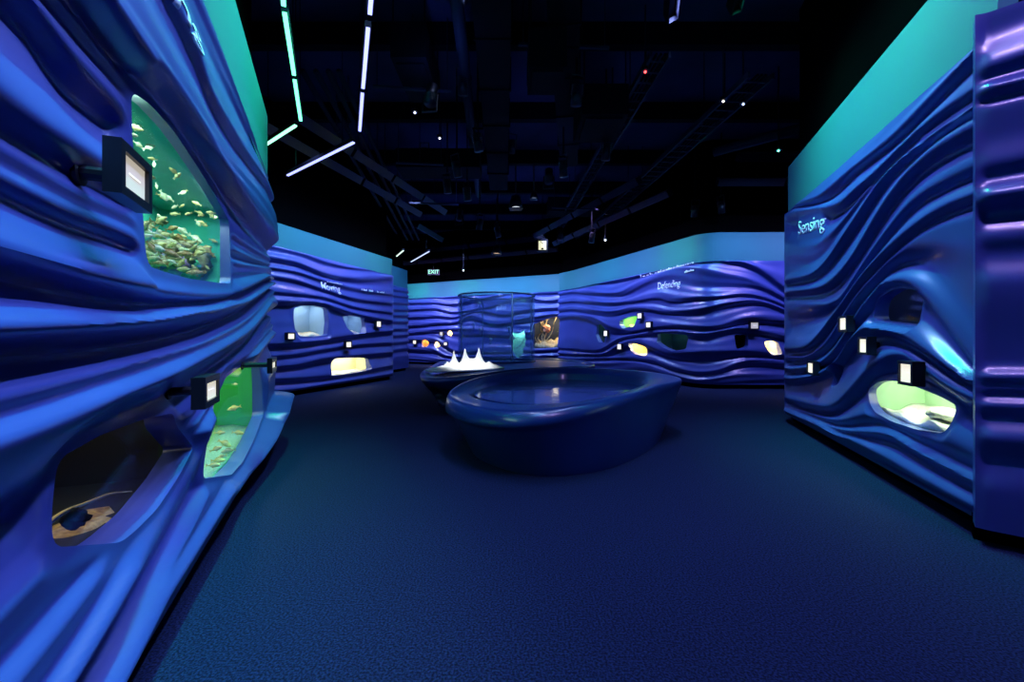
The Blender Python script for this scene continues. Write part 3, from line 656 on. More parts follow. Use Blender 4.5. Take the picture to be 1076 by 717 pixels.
# ------------------------------------------------------------------ label boxes
def label_box(W, x0, x1, yt, yb, h, label, depth=.08, tone=(.9, .85, .68), strength=1.1, arm=True, dim=1.0):
    s0, _ = W.px(x0, 0, h); s1, _ = W.px(x1, 0, h); xm = (x0 + x1) / 2; sm_, zt = W.px(xm, yt, h); _, zb = W.px(xm, yb, h)
    s = (s0 + s1) / 2; w = abs(s1 - s0) / 2; hh = (zt - zb) / 2; zc = (zt + zb) / 2
    fr = W.frame(s, zc, h); t = thing('label_box', label, 'label box', mw=fr, group=None)
    f = .15 * w + .010; g = .012; bm = bmesh.new()
    bx(bm, (-w, 0, hh - f), (w, depth, hh)); bx(bm, (-w, 0, -hh), (w, depth, -hh + f)); bx(bm, (-w, 0, -hh + f), (-w + f, depth, hh - f)); bx(bm, (w - f, 0, -hh + f), (w, depth, hh - f))
    bx(bm, (-w + f, g + .006, -hh + f), (w - f, depth, hh - f)); frombm('housing', bm, M['blackbox'], t)
    bm = bmesh.new(); bx(bm, (-w + f, g, -hh + f), (w - f, g + .006, hh - f))
    pm = mat('lit label card', (.5, .48, .4), .6, emit=tone, strength=strength); frombm('lit_card', bm, pm, t)
    # printed picture and lines on the card
    bm = bmesh.new(); cw, ch = w - f, hh - f
    bx(bm, (-cw * .35, g - .002, ch * .02), (cw * .55, g, ch * .10)) if w > .1 else bx(bm, (-cw * .45, g - .002, -ch * .1), (cw * .55, g, ch * .55))
    frombm('printed_picture', bm, mat('card print', (.8, .8, .7), .6, emit=(1, 1, .95) if w > .1 else (.62, .5, .36), strength=.9), t)
    if arm:
        hs = float(W.relief(np.array(s), np.array(zc))); bm = bmesh.new(); L = max(h - depth + .0, .02)
        tube(bm, (0, depth, 0), (0, h - min(hs, h - depth) + .03, 0), .022, 10); bmesh.ops.create_cone(bm, cap_ends=True, segments=14, radius1=.04, radius2=.04, depth=.012, matrix=Matrix.Translation((0, h - min(hs, h - depth) - .004, 0)) @ Matrix.Rotation(PI / 2, 4, 'X'))
        frombm('mounting_arm', bm, M['blackbox'], t)
    return t
label_box(left, 128, 160, 160, 214, .16, 'largest black label box, beside the teal aquarium on left wall', depth=.045, tone=(.62, .55, .43), strength=.75)
label_box(left, 216, 231, 394.5, 426, .16, 'black label box over the green aquarium on left wall', depth=.06, strength=.75)
label_box(left, 286, 291, 376, 391, .26, 'black label box on a long arm at the far end of left wall', depth=.04, strength=.8)
label_box(movw, 302, 310.5, 349.5, 357.5, .14, 'label box left of the large pale blue window')
label_box(movw, 363.5, 370, 358.5, 366, .14, 'label box below the smaller pale blue window')
label_box(movw, 395.5, 401, 337, 344.5, .14, 'label box right of the smaller pale blue window')
label_box(farw, 433.5, 437.5, 357.5, 362, .16, 'leftmost label box on the back wall')
label_box(farw, 461.5, 465.5, 348.5, 353, .16, 'dim label box left of the uppermost cream opening', strength=.45)
label_box(farw, 466, 470, 359.5, 363.5, .16, 'label box low on the back wall beside the cylinder tank')
label_box(brw, 633.8, 638.2, 347, 354, .14, 'label box hanging in the tall dark green slot', tone=(.9, .9, .95))
label_box(brw, 648, 653, 361, 368, .14, 'label box left of the bright yellow opening', tone=(.9, .9, .95))
label_box(brw, 669, 674.5, 328.5, 335.5, .14, 'label box at the upper corner of the planted aquarium', tone=(.9, .9, .95))
label_box(brw, 678, 684, 338, 345, .14, 'label box right of and below the planted aquarium', tone=(.9, .9, .95))
label_box(brw, 788, 798, 338, 346.5, .14, 'wide grey label box over the black square opening', tone=(.5, .47, .45), strength=.7)
label_box(senw, 847.5, 854.5, 379.5, 394, .14, 'smallest and leftmost label box on the right wall')
label_box(senw, 880.5, 889.5, 332, 349, .14, 'uppermost label box on the right wall')
label_box(senw, 901, 911, 354, 373, .14, 'middle label box on the right wall above the narrow opening')
label_box(senw, 943, 958.5, 379.5, 405, .15, 'largest label box on right wall over the glowing window', depth=.09, strength=1.0)

# ------------------------------------------------------------------ lettering
def text(W, body, x0, y0, x1, px_h, label, h=.03, name='lettering'):
    """White lettering standing on the folds; x0,y0 = left end of the baseline, x1 = right end."""
    cu = bpy.data.curves.new(name, 'FONT'); cu.body = body; cu.size = 1; cu.offset = .002; cu.resolution_u = 3
    tmp = bpy.data.objects.new(name, cu); C.objects.link(tmp)
    dg = bpy.context.evaluated_depsgraph_get(); me0 = bpy.data.meshes.new_from_object(tmp.evaluated_get(dg)); bpy.data.objects.remove(tmp)
    V = np.array([v.co[:] for v in me0.vertices]); wd = V[:, 0].max()
    s0, z0 = W.px(x0, y0[0], h); s1, z1 = W.px(x1, y0[1], h); sc_ = (s1 - s0) / wd
    _, zh = W.px(x0, y0[0] - px_h, h); sy = (zh - z0) / .7
    bm = bmesh.new(); bm.from_mesh(me0); bmesh.ops.triangulate(bm, faces=bm.faces[:]); 
    bmesh.ops.subdivide_edges(bm, edges=bm.edges[:], cuts=1)
    r = bmesh.ops.extrude_face_region(bm, geom=bm.faces[:]); top = set(v for v in r['geom'] if isinstance(v, bmesh.types.BMVert))
    for v in bm.verts:
        u = v.co.x / wd; s = s0 + (s1 - s0) * u; z = z0 + (z1 - z0) * u + v.co.y * sy
        hh = float(W.relief(np.array(s), np.array(z)))
        v.co = Vector(W.pos(s, z, hh + (.006 if v in top else -.002)))
    bmesh.ops.recalc_face_normals(bm, faces=bm.faces[:])
    o = frombm(name, bm, M['white']); return tag(o, label, 'lettering')
text(senw, 'Sensing', 838, (247, 240), 865, 14, 'white word Sensing on the right wall')
text(movw, 'Moving', 337, (304, 307.5), 358, 8.0, 'white word Moving on the back left wall')
text(brw, 'Defending', 689.5, (304.5, 301), 713, 7.5, 'white word Defending on the back right wall')
text(farw, 'phi', 521, (326, 326), 531, 6.5, 'small white letters on back wall seen through cylinder tank')
text(left, 'ing', 165, (-20, 54), 209, 26, 'white letters ing high on the left wall')
def greek(W, x0, y0, x1, y1, n, hpx, label):
    """Caption too small to read: a row of small raised strokes."""
    bm = bmesh.new(); rr = random.Random(int(x0))
    for k in range(n):
        if rr.random() < .16: continue
        u = (k + .5) / n; x = x0 + (x1 - x0) * u; y = y0 + (y1 - y0) * u; s, z = W.px(x, y, .03); _, z2 = W.px(x, y - hpx * rr.choice([.6, .6, .65, 1]), .03)
        sa, _ = W.px(x0, y0, .03); sb, _ = W.px(x1, y1, .03); wd = abs(sb - sa) / n * .3
        hh = max(float(W.relief(np.array(s), np.array(zz))) for zz in (z, z2))
        bx(bm, (-wd, -.012, 0), (wd, .02, z2 - z), W.frame(s, z, hh))
    return tag(frombm('caption_lettering', bm, M['white']), label, 'lettering')
greek(brw, 673, 291.5, 729, 276.5, 60, 2.2, 'long line of tiny white caption text above Defending')
greek(brw, 719, 287, 729.5, 284.5, 12, 2.4, 'short second line of white caption text near Defending')
greek(movw, 342, 296.5, 359, 299.5, 18, 1.4, 'tiny white caption directly over the word Moving')
greek(movw, 378, 305, 403, 308.5, 26, 1.8, 'tiny white caption right of the word Moving')

# ------------------------------------------------------------------ floor, shell, ceiling
def slab(name, lo, hi, m):
    bm = bmesh.new(); bx(bm, lo, hi); o = frombm(name, bm, m); o['kind'] = 'structure'; return o
slab('floor', (-11, -4, -.1), (12, 28, 0), M['carpet'])
slab('ceiling', (-11, -4, 6.9), (12, 28, 7.0), M['ceil'])
slab('wall_outer_left', (-11.1, -4, 0), (-11, 28, 6.9), M['black']); slab('wall_outer_right', (12, -4, 0), (12.1, 28, 6.9), M['black'])
slab('wall_outer_back', (-11, 28, 0), (12, 28.1, 6.9), M['black']); slab('wall_outer_front', (-11, -4.1, 0), (12, -4, 6.9), M['black'])

# ------------------------------------------------------------------ pools
def ring_object(name, rings, m, parent=None, close_top=True, close_bottom=True):
    V = np.concatenate(rings); n = len(rings[0]); Fc = []
    for r in range(len(rings) - 1):
        for k in range(n): Fc.append((r * n + k, r * n + (k + 1) % n, (r + 1) * n + (k + 1) % n, (r + 1) * n + k))
    if close_bottom: Fc.append(tuple(range(n))[::-1])
    if close_top: Fc.append(tuple((len(rings) - 1) * n + k for k in range(n)))
    return pyd(name, V, Fc, m, parent, True)
def smooth_rings(keys, per=6):
    keys = np.array(keys); out = []
    for k in range(keys.shape[1]): out.append(spline(keys[:, k], (len(keys) - 1) * per + 1))
    return [r for r in np.array(out).transpose(1, 0, 2)]
NP = 128
o1 = spline([(-.83, 5.4, .68), (-.40, 4.5, .665), (.2, 4.15, .69), (1.0, 4.5, .755), (1.8, 5.5, .79), (2.46, 6.35, .82), (2.15, 7.5, .84), (1.0, 8.2, .84), (-.1, 7.55, .80), (-.7, 6.6, .74)], NP, True)
i1 = spline([(-.52, 5.7, .66), (-.16, 5.1, .65), (.3, 4.9, .66), (1.0, 5.1, .70), (1.6, 5.8, .73), (2.0, 6.6, .755), (1.85, 7.3, .77), (.95, 7.9, .77), (.05, 7.35, .74), (-.42, 6.6, .70)], NP, True)
b1 = spline([(-.50, 5.5, 0), (-.25, 4.85, 0), (.3, 4.42, 0), (1.0, 4.65, 0), (1.7, 5.45, 0), (2.15, 6.4, 0), (1.95, 7.3, 0), (.95, 7.95, 0), (.0, 7.4, 0), (-.4, 6.5, 0)], NP, True)
cen1 = o1.mean(0)
def mixr(a, b, t, z=None, dz=0, zf=None):
    r = a * (1 - t) + b * t
    if z is not None: r[:, 2] = z
    if zf is not None: r[:, 2] = zf
    r = r.copy(); r[:, 2] += dz; return r
# left/front half of the rim is a fat roll, the right end a thin raised lip
fat = np.clip((cen1[0] + .9 - o1[:, 0]) / 2.2, 0, 1)
def pool_rings(o, i, b, fat, cen, deep):
    out = o + (o - cen) * 0
    zt = o[:, 2]
    r0 = b.copy(); r0[:, 2] = .0
    r1 = mixr(b, o, .06); r1[:, 2] = .03
    r2 = mixr(b, o, .45); r2[:, 2] = zt * .42
    r3 = mixr(b, o, .80); r3[:, 2] = zt - .20
    r4 = mixr(b, o, .98); r4[:, 2] = zt - .11 * fat - .04
    r5 = mixr(o, i, .12); r5[:, 2] = zt + .005 * fat
    r6 = mixr(o, i, .42); r6[:, 2] = zt + .010 * fat - .012
    r7 = mixr(o, i, .85); r7[:, 2] = i[:, 2] + .008
    r8 = mixr(o, i, 1.0); r8[:, 2] = i[:, 2] - .03
    keys = [r0, r1, r2, r3, r4, r5, r6, r7, r8]
    rings = smooth_rings(keys, 5)
    e = i.copy(); e[:, 2] = deep + .1; e2 = i + (i.mean(0) - i) * .06; e2[:, 2] = deep
    return [r0] + rings + [e, e2]
p1 = thing('touch_pool', 'low blue oval touch pool with a thick rounded rim in the foreground', 'pool', (float(cen1[0]), float(cen1[1]), 0))
inv = Matrix.Translation((-float(cen1[0]), -float(cen1[1]), 0))
ob = ring_object('pool_body', pool_rings(o1, i1, b1, fat, cen1, .25), M['pool'], p1); ob.data.transform(inv)
def water_mat():
    m = bpy.data.materials.new('still pool water'); m.use_nodes = True; nt = m.node_tree; N = nt.nodes; L = nt.links; N.clear()
    out = N.new('ShaderNodeOutputMaterial'); mx = N.new('ShaderNodeMixShader'); fr = N.new('ShaderNodeFresnel'); fr.inputs['IOR'].default_value = 1.33
    d = N.new('ShaderNodeBsdfPrincipled'); d.inputs['Base Color'].default_value = (.010, .035, .16, 1); d.inputs['Roughness'].default_value = .25
    g = N.new('ShaderNodeBsdfGlossy'); g.inputs['Roughness'].default_value = .07
    tc = N.new('ShaderNodeTexCoord'); nz = N.new('ShaderNodeTexNoise'); nz.inputs['Scale'].default_value = 3.5; nz.inputs['Detail'].default_value = 3
    bp = N.new('ShaderNodeBump'); bp.inputs['Strength'].default_value = .25; bp.inputs['Distance'].default_value = .03
    L.new(tc.outputs['Object'], nz.inputs['Vector']); L.new(nz.outputs['Fac'], bp.inputs['Height']); L.new(bp.outputs['Normal'], g.inputs['Normal']); L.new(bp.outputs['Normal'], fr.inputs['Normal'])
    L.new(fr.outputs[0], mx.inputs[0]); L.new(d.outputs[0], mx.inputs[1]); L.new(g.outputs[0], mx.inputs[2]); L.new(mx.outputs[0], out.inputs[0]); return m
wat = i1 + (i1.mean(0) - i1) * .02
wt = wat.copy(); wt[:, 2] = .648; wb = wat.copy(); wb[:, 2] = .36
w_ = ring_object('pool_water', [wb, wt], water_mat()); tag(w_, 'dark still water filling the foreground touch pool', 'water', kind='stuff')
for p in w_.data.polygons: p.use_smooth = False

o2 = spline([(-1.80, 8.6, .73), (-1.45, 7.55, .70), (-.80, 7.75, .72), (.1, 8.8, .76), (1.2, 9.3, .78), (1.95, 10.3, .78), (1.9, 12.0, .78), (.8, 13.4, .78), (-.9, 13.4, .78), (-1.85, 11.6, .78), (-1.85, 9.9, .76)], NP, True)
c2 = o2.mean(0)
i2 = o2 + (c2 - o2) * .11; i2[:, 2] = o2[:, 2] - .02
b2 = o2 + (c2 - o2) * .20; b2[:, 2] = 0; b2[:, 1] += .05
p2 = thing('touch_pool', 'second blue island counter behind, carrying the clear cylinder tank', 'pool', (float(c2[0]), float(c2[1]), 0))
zt = o2[:, 2]
def zz(r, z): r = r.copy(); r[:, 2] = z; return r
k2 = [zz(b2, 0), zz(mixr(b2, o2, .05), .03), zz(mixr(b2, o2, .40), zt * .45), zz(mixr(b2, o2, .75), zt - .22), zz(mixr(b2, o2, 1), zt - .07), zz(mixr(o2, i2, .25), zt), zz(mixr(o2, i2, .8), zt - .005), zz(i2, zt - .03)]
rg = smooth_rings(k2, 8)
# hollow in the left flank of the counter
nc = Vector((-1.30, 7.95, .40))
for r in rg:
    for v in r:
        d = math.sqrt(((v[0] - nc.x) / .26) ** 2 + ((v[1] - nc.y) / .5) ** 2 + ((v[2] - .40) / .21) ** 2)
        if d < 1 and v[2] < .63:
            k = (1 - d * d); dirn = np.array([c2[0] - v[0], c2[1] - v[1]]); dirn /= np.linalg.norm(dirn); v[0] += dirn[0] * .26 * min(1, k * 1.8); v[1] += dirn[1] * .26 * min(1, k * 1.8)
flat2 = i2 + (c2 - i2) * .05; flat2[:, 2] = .745; flat2[:, 2] = np.minimum(flat2[:, 2], zt - .035)
ob = ring_object('pool_body', [zz(b2, 0)] + rg + [flat2, i2 + (c2 - i2) * .4 + [0, 0, -.0]], M['pool'], p2); ob.data.transform(Matrix.Translation((-float(c2[0]), -float(c2[1]), 0)))

# white spiky model landscape on the counter
def landscape():
    n, mm = 110, 44; V = []; Fc = []
    sp = [(-1.19, 8.95, .34, .085), (-.98, 9.1, .36, .085), (-.70, 9.25, .37, .10), (-1.30, 8.8, .10, .10), (-.85, 9.15, .12, .2), (-.5, 9.4, .07, .12)]
    def inside(u, v): return None
    a = np.array([-1.62, 8.45]); b = np.array([-.30, 9.55]); d = (b - a); nrm = np.array([-d[1], d[0]]) / np.linalg.norm(d)
    for i in range(n + 1):
        u = i / n; wdt = .36 * math.sin(PI * min(1, u * .8 + .05)) ** .6
        for j in range(mm + 1):
            v = j / mm * 2 - 1; p = a + d * u + nrm * v * wdt
            e = (1 - abs(v) ** 4) * min(1, u * 12) * min(1, (1 - u) * 12)
            z = .765 + .05 * e
            for x, y, hh, r in sp:
                q = math.hypot(p[0] - x, p[1] - y) / r; z += hh * math.exp(-abs(q) ** 1.15 * 1.6) * e
            z += .012 * e * math.sin(p[0] * 31 + math.sin(p[1] * 17) * 2) * math.cos(p[1] * 27)
            V.append((p[0], p[1], z))
    m1 = mm + 1
    for i in range(n):
        for j in range(mm): q = i * m1 + j; Fc.append((q, q + m1, q + m1 + 1, q + 1))
    k = len(V); V += [(x, y, .735) for x, y, z in V[:]]
    Fc += [tuple(k + q for q in f[::-1]) for f in Fc[:]]
    edge = [i * m1 for i in range(n + 1)] + [n * m1 + j for j in range(1, m1)] + [i * m1 + mm for i in range(n - 1, -1, -1)] + [j for j in range(mm - 1, 0, -1)]
    for x, y in zip(edge, edge[1:] + edge[:1]): Fc.append((y, x, k + x, k + y))
    return pyd('model_landscape', V, Fc, M['plaster'], None, True)
tag(landscape(), 'bright white model landscape with three sharp peaks on rear counter', 'model')

# clear cylinder tank
tc = (-.42, 11.9); R = 1.04; za, zb = .75, 2.52
cyl = thing('cylinder_tank', 'large clear cylinder tank standing on the rear counter', 'aquarium', (tc[0], tc[1], za))
def tubewall(name, r0, r1, z0, z1, m, parent, seg=96):
    V = []; Fc = []
    for r, z in ((r1, z0), (r1, z1), (r0, z1), (r0, z0)):
        for k in range(seg): V.append((r * math.cos(2 * PI * k / seg), r * math.sin(2 * PI * k / seg), z))
    for a in range(4):
        b = (a + 1) % 4
        for k in range(seg): Fc.append((a * seg + k, a * seg + (k + 1) % seg, b * seg + (k + 1) % seg, b * seg + k))
    return pyd(name, V, Fc, m, parent, True)
tubewall('clear_wall', R - .03, R, 0.0, zb - za, M['cylinder'], cyl)
tubewall('top_rim', R - .05, R + .012, zb - za, zb - za + .03, M['rim'], cyl)
tubewall('base_ring', R - .02, R + .03, 0, .05, M['pool'], cyl)
for k, a in enumerate((-1.15, -2.6, .4, 2.0)):
    bm = bmesh.new(); tube(bm, (R * math.cos(a), R * math.sin(a), .05), (R * math.cos(a), R * math.sin(a), zb - za), .014, 8); frombm('seam', bm, M['rim'], cyl, True)
bm = bmesh.new(); bmesh.ops.create_cone(bm, cap_ends=True, segments=64, radius1=R - .04, radius2=R - .04, depth=.02, matrix=Matrix.Translation((0, 0, zb - za - .14))); frombm('water_surface', bm, M['cylinder'], cyl)
def jelly_bm(r):
    bm = bmesh.new(); rings = []
    for t in range(7):
        a = t / 6 * PI * .55; rr = max(.002, r * math.sin(a)); z = r * math.cos(a)
        rings.append([bm.verts.new((rr * math.cos(2 * PI * k / 14), rr * math.sin(2 * PI * k / 14), z)) for k in range(14)])
    for a, b in zip(rings, rings[1:]):
        for k in range(14): bm.faces.new((a[k], a[(k + 1) % 14], b[(k + 1) % 14], b[k]))
    for k in range(6):
        a = 2 * PI * k / 6; tube(bm, (r * .4 * math.cos(a), r * .4 * math.sin(a), 0), (r * .5 * math.cos(a + .4), r * .5 * math.sin(a + .4), -r * 2.6), r * .07, 5)
    return bm
jm = mat('translucent white jellyfish', (.75, .85, 1), .4, emit=(.6, .75, 1), strength=0)
for k, (x, z, r) in enumerate([(-.44, 1.55, .05), (-.42, .85, .055), (-.15, .60, .05), (.34, .90, .05), (.42, .62, .085), (-.62, 1.0, .04)]):
    j = frombm('jellyfish', jelly_bm(r), jm, None, True); j.location = (tc[0] + x, tc[1] - .4 + .1 * k, za + z)
    tag(j, 'small pale jellyfish drifting in the clear cylinder tank', 'jellyfish', 'jellyfish in the cylinder tank')

# ------------------------------------------------------------------ overhead: light bars
def bar(a, b, color, strength, label, group, w=.045, drop=True):
    a = Vector(a); b = Vector(b); L = (b - a).length; mid = (a + b) / 2; ang = math.atan2((b - a).y, (b - a).x)
    mw = Matrix.Translation(mid) @ Matrix.Rotation(ang, 4, 'Z'); t = thing('linear_light', label, 'light', mw=mw, group=group)
    bm = bmesh.new(); bx(bm, (-L / 2, -w * .8, .0), (L / 2, w * .8, .07)); frombm('housing', bm, M['pipe'], t)
    bm = bmesh.new(); bx(bm, (-L / 2 + .01, -w * .5, -.025), (L / 2 - .01, w * .5, 0)); frombm('diffuser', bm, mat('lit tube', (0, 0, 0), .5, emit=color, strength=strength), t)
    for x in (-L * .35, L * .35): bm = bmesh.new(); tube(bm, (x, 0, .07), (x, 0, 6.9 - mid.z), .006, 6); frombm('hanger', bm, M['duct'], t)
    return t
GR = (.12, 1.0, .45); VI = (.32, .36, 1.0); ZB = 5.0
gl = 'green light bars over the left wall'; vl = 'violet light bars over the left side'
bar(at_z(299, 12, ZB), at_z(309, 78, ZB), GR, 4, 'longest green light bar overhead at the upper left', gl)
bar(at_z(296.4, -22, ZB), at_z(298, 5, ZB), GR, 4, 'green light bar cut off by the top edge of the photo', gl)
bar(at_z(309.6, 83, ZB), at_z(316, 126, ZB), GR, 4, 'short green light bar ending above the corner', gl)
bar(at_z(277, 153, ZB), at_z(311, 131, ZB), (.3, 1, .62), 2.5, 'green light bar turning towards the left wall', gl)
bar(at_z(390.8, -14, ZB), at_z(388.6, 14, ZB), VI, 2.6, 'violet light bar cut off by the top edge of the photo', vl)
bar(at_z(386.8, 28, ZB), at_z(381.4, 92, ZB), VI, 2.6, 'longest violet light bar overhead', vl)
bar(at_z(380.8, 97, ZB), at_z(378, 137, ZB), VI, 2.4, 'narrow violet light bar below the longest one', vl)
bar(at_z(302, 184, ZB), at_z(372, 149, ZB), VI, 2.4, 'violet light bar slanting left above the back left wall', vl)
bar(at_z(412, 273, ZB - .2), at_z(424, 263, ZB - .2), (.7, 1, .85), 1.5, 'distant pale green light bar above the back left wall', 'distant light bars')
bar(at_z(432, 275, ZB - .2), at_z(451, 264, ZB - .2), (.5, .6, 1), 1.5, 'distant pale blue light bar above the back wall', 'distant light bars')
# unseen bars added to the run behind the camera, to light the left wall
for k in range(3):
    y0 = 3.3 - k * 1.55; x0 = -1.95 + k * .6
    bar((x0, y0, ZB), (x0 + .55, y0 - 1.4, ZB), GR, 8, 'green light bar of the run behind the camera', 'green light bars behind the camera')

# ------------------------------------------------------------------ overhead: spotlights and added trough lights that wash the walls
spot_bm = bmesh.new(); tube(spot_bm, (0, 0, -.16), (0, 0, .16), .09, 20, .075)
for k in range(5): tube(spot_bm, (0, 0, .02 + .03 * k), (0, 0, .03 + .03 * k), .098, 20)
sp0 = thing('spotlight', 'x', 'spotlight')
frombm('housing', spot_bm, M['blackbox'], sp0, True)
bm = bmesh.new(); tube(bm, (.11, 0, 0), (.11, 0, .30), .012, 8); tube(bm, (-.11, 0, 0), (-.11, 0, .30), .012, 8); tube(bm, (-.115, 0, .30), (.115, 0, .30), .012, 8); frombm('yoke', bm, M['blackbox'], sp0)
bm = bmesh.new(); tube(bm, (0, 0, -.158), (0, 0, -.13), .082, 20); lens0 = frombm('lens', bm, mat('dark lens', (.05, .06, .1), .1), sp0)
first = [True]
def spotlight(loc, aim, label, energy=0, color=(1, 1, 1), angle=60, blend=.8, group='track spotlights over the walls', soft=.09):
    t = sp0 if first[0] else copytree(sp0); first[0] = False
    loc = Vector(loc); d = (Vector(aim) - loc).normalized()
    t.matrix_world = Matrix.Translation(loc) @ d.to_track_quat('-Z', 'Y').to_matrix().to_4x4()
    tag(t, label, 'spotlight', group)
    if energy: light('SPOT', loc + d * .18, aim, energy, color, soft, spot=angle, blend=blend, name='spotlight_beam')
    return t
BL = (.20, .42, 1.0); CY = (.08, .65, .95); VL = (.52, .38, 1.0); GN = (.01, 1.0, .45); PALE = (.42, .55, 1.0); BLV = (.28, .36, 1.0)
EN = .5
def wash(W, ss, off, z, zaim, cols_, en, ang, where, s_shift=0, group=None):
    for k, s in enumerate(ss):
        p = W.pos(s + s_shift, z, off); a = W.pos(s, zaim, 0); c = cols_[k % len(cols_)]
        spotlight(tuple(p), tuple(a), 'black spotlight aimed at ' + where, en * EN, c, ang, group=group or 'spotlights aimed at ' + where)
def rgs(W, n, a=.08, b=.92): return [W.L * (a + (b - a) * k / (n - 1)) for k in range(n)]
washer_id = [0]
def washer(W, s_, ln, off, z, zaim, color, en, where, spread=110):
    """Added linear wall washer, not a known fitting: a long lamp in an open black trough that faces the wall."""
    p = Vector(W.pos(s_, z, off)); a_ = Vector(W.pos(s_, zaim, 0)); fr = W.frame(s_, z, off); X = Vector((fr[0][0], fr[1][0], 0)); D = (a_ - p).normalized(); Yv = (-D).cross(X)
    R3 = Matrix((X, Yv, -D)).transposed().to_4x4(); mw = Matrix.Translation(p) @ R3
    t = thing('wall_washer', 'long black trough light washing ' + where, 'light', mw=mw, group='trough lights washing ' + where)
    bm = bmesh.new(); L2 = ln / 2
    bx(bm, (-L2, -.07, .02), (L2, .07, .10)); bx(bm, (-L2, -.085, -.09), (L2, -.07, .10)); bx(bm, (-L2, .07, -.09), (L2, .085, .10)); bx(bm, (-L2 - .012, -.085, -.09), (-L2, .085, .10)); bx(bm, (L2, -.085, -.09), (L2 + .012, .085, .10))
    frombm('trough', bm, M['blackbox'], t)
    d = bpy.data.lights.new('washer_lamp', 'AREA'); d.shape = 'RECTANGLE'; d.size = ln * .96; d.size_y = .09; d.energy = en; d.color = color; d.spread = math.radians(spread)
    o = bpy.data.objects.new('washer_lamp', d); C.objects.link(o); o.matrix_world = mw @ Matrix.Translation((0, 0, .01))
def run(W, sa, sb, n, off, z, zaim, cols_, en, where, spread=110):
    ln = (sb - sa) / n
    for k in range(n): washer(W, sa + ln * (k + .5), ln * .93, off, z, zaim, cols_[k % len(cols_)], en * ln * WE, where, spread)
WE = .62  # strength of the washers added to give the folds long highlights
run(left, .3, 7.6, 5, 2.5, 6.35, 1.9, [VL, PALE, BL, PALE, PALE], 50, 'the left wall')
run(left, .6, 7.6, 5, 1.0, 6.35, 3.6, [GN, CY, GN, GN, GN], 40, 'the top of the left wall', 60)
run(movw, .3, 6.8, 4, 1.9, 5.5, 2.8, [PALE, BL, PALE, VL], 50, 'the back left wall')
run(movw, .3, 6.8, 4, 1.0, 5.5, 3.8, [GN, CY, CY, GN], 7, 'the top of the back left wall', 60)
run(side, .2, 2.8, 1, 1.6, 5.5, 2.4, [BL], 34, 'the narrow wall beyond')
run(farw, .6, 9.6, 5, 2.4, 5.4, 2.4, [PALE, VL, PALE, BL, PALE], 80, 'the back wall')
run(farw, .6, 9.6, 6, 1.0, 5.2, 3.8, [GN, VL, GN, BL, BL, VL], 4.5, 'the top of the back wall', 36)
run(brw, 1.2, 11.6, 6, 2.0, 5.5, 2.6, [PALE, BL, VL, PALE, BL, VL], 52, 'the back right wall')
run(brw, 1.2, 11.6, 6, 1.0, 5.3, 3.7, [VL, CY, BL, GN, BL, VL], 4.5, 'the top of the back right wall', 44)
run(senw, 2.6, 5.9, 2, 1.9, 6.35, 1.9, [BLV, PALE], 66, 'the right wall')
run(senw, 2.5, 5.9, 2, 1.0, 6.35, 3.7, [GN, GN], 42, 'the top of the right wall', 60)
run(nrw, .1, 2.4, 1, 1.8, 6.35, 1.9, [VL], 62, 'the near right wall')
# downlights on floor, pools and white landscape
def down(x, y, z, en, c, ang, label, ax=0, ay=0): spotlight((x, y, z), (x + ax, y + ay, 0), label, en, c, ang, group='downlights over the floor')
down(-.9, 8.0, 6.0, 1700, (.9, .95, 1), 17, 'black downlight over the white model landscape', -.08, 1.25)
down(.2, 2.2, 6.0, 230, (.12, .45, 1), 44, 'black downlight in front of the foreground pool', .3, 2.0)  # added to put a highlight on the front rim
down(-2.0, 4.5, 6.0, 170, (.08, .24, 1), 80, 'black downlight over the carpet left of the pool')
down(3.2, 5.4, 6.0, 170, (.03, .45, .8), 80, 'black downlight over the carpet right of the pool')
down(.8, 1.0, 6.0, 150, (.10, .14, 1), 85, 'black downlight over the carpet near the camera')
down(-2.2, 11.0, 6.0, 160, (.06, .28, 1), 80, 'black downlight over the far carpet')
down(.0, 11.0, 6.2, 700, (.4, .6, 1), 30, 'black downlight over the clear cylinder tank', -.4, .9)
spotlight((.9, .2, 6.1), (-1.45, 1.9, .3), 'black spotlight aimed at the low folds of the near left wall', 420, (.62, .68, 1), 34, group='spotlights aimed at the near left wall')  # added lamp to brighten the low ridges
spotlight((1.0, -1.0, 6.1), (-.9, .9, 2.3), 'black spotlight aimed at the high folds of the near left wall', 520, (.08, .62, 1), 24, group='spotlights aimed at the near left wall')  # added lamp for the cyan patch high on the wall
for x, y, z in ((-1.2, 6.5, 5.0), (.8, 9.5, 4.9), (-1.5, 12.5, 4.9), (1.6, 14.5, 4.8)):  # uplights added to lift the dark ceiling
    spotlight((x, y, z), (x + .1, y + .6, 7), 'black uplight spotlight throwing dim blue light on the ceiling', 22, (.10, .18, 1), 130, group='uplights under the ceiling')

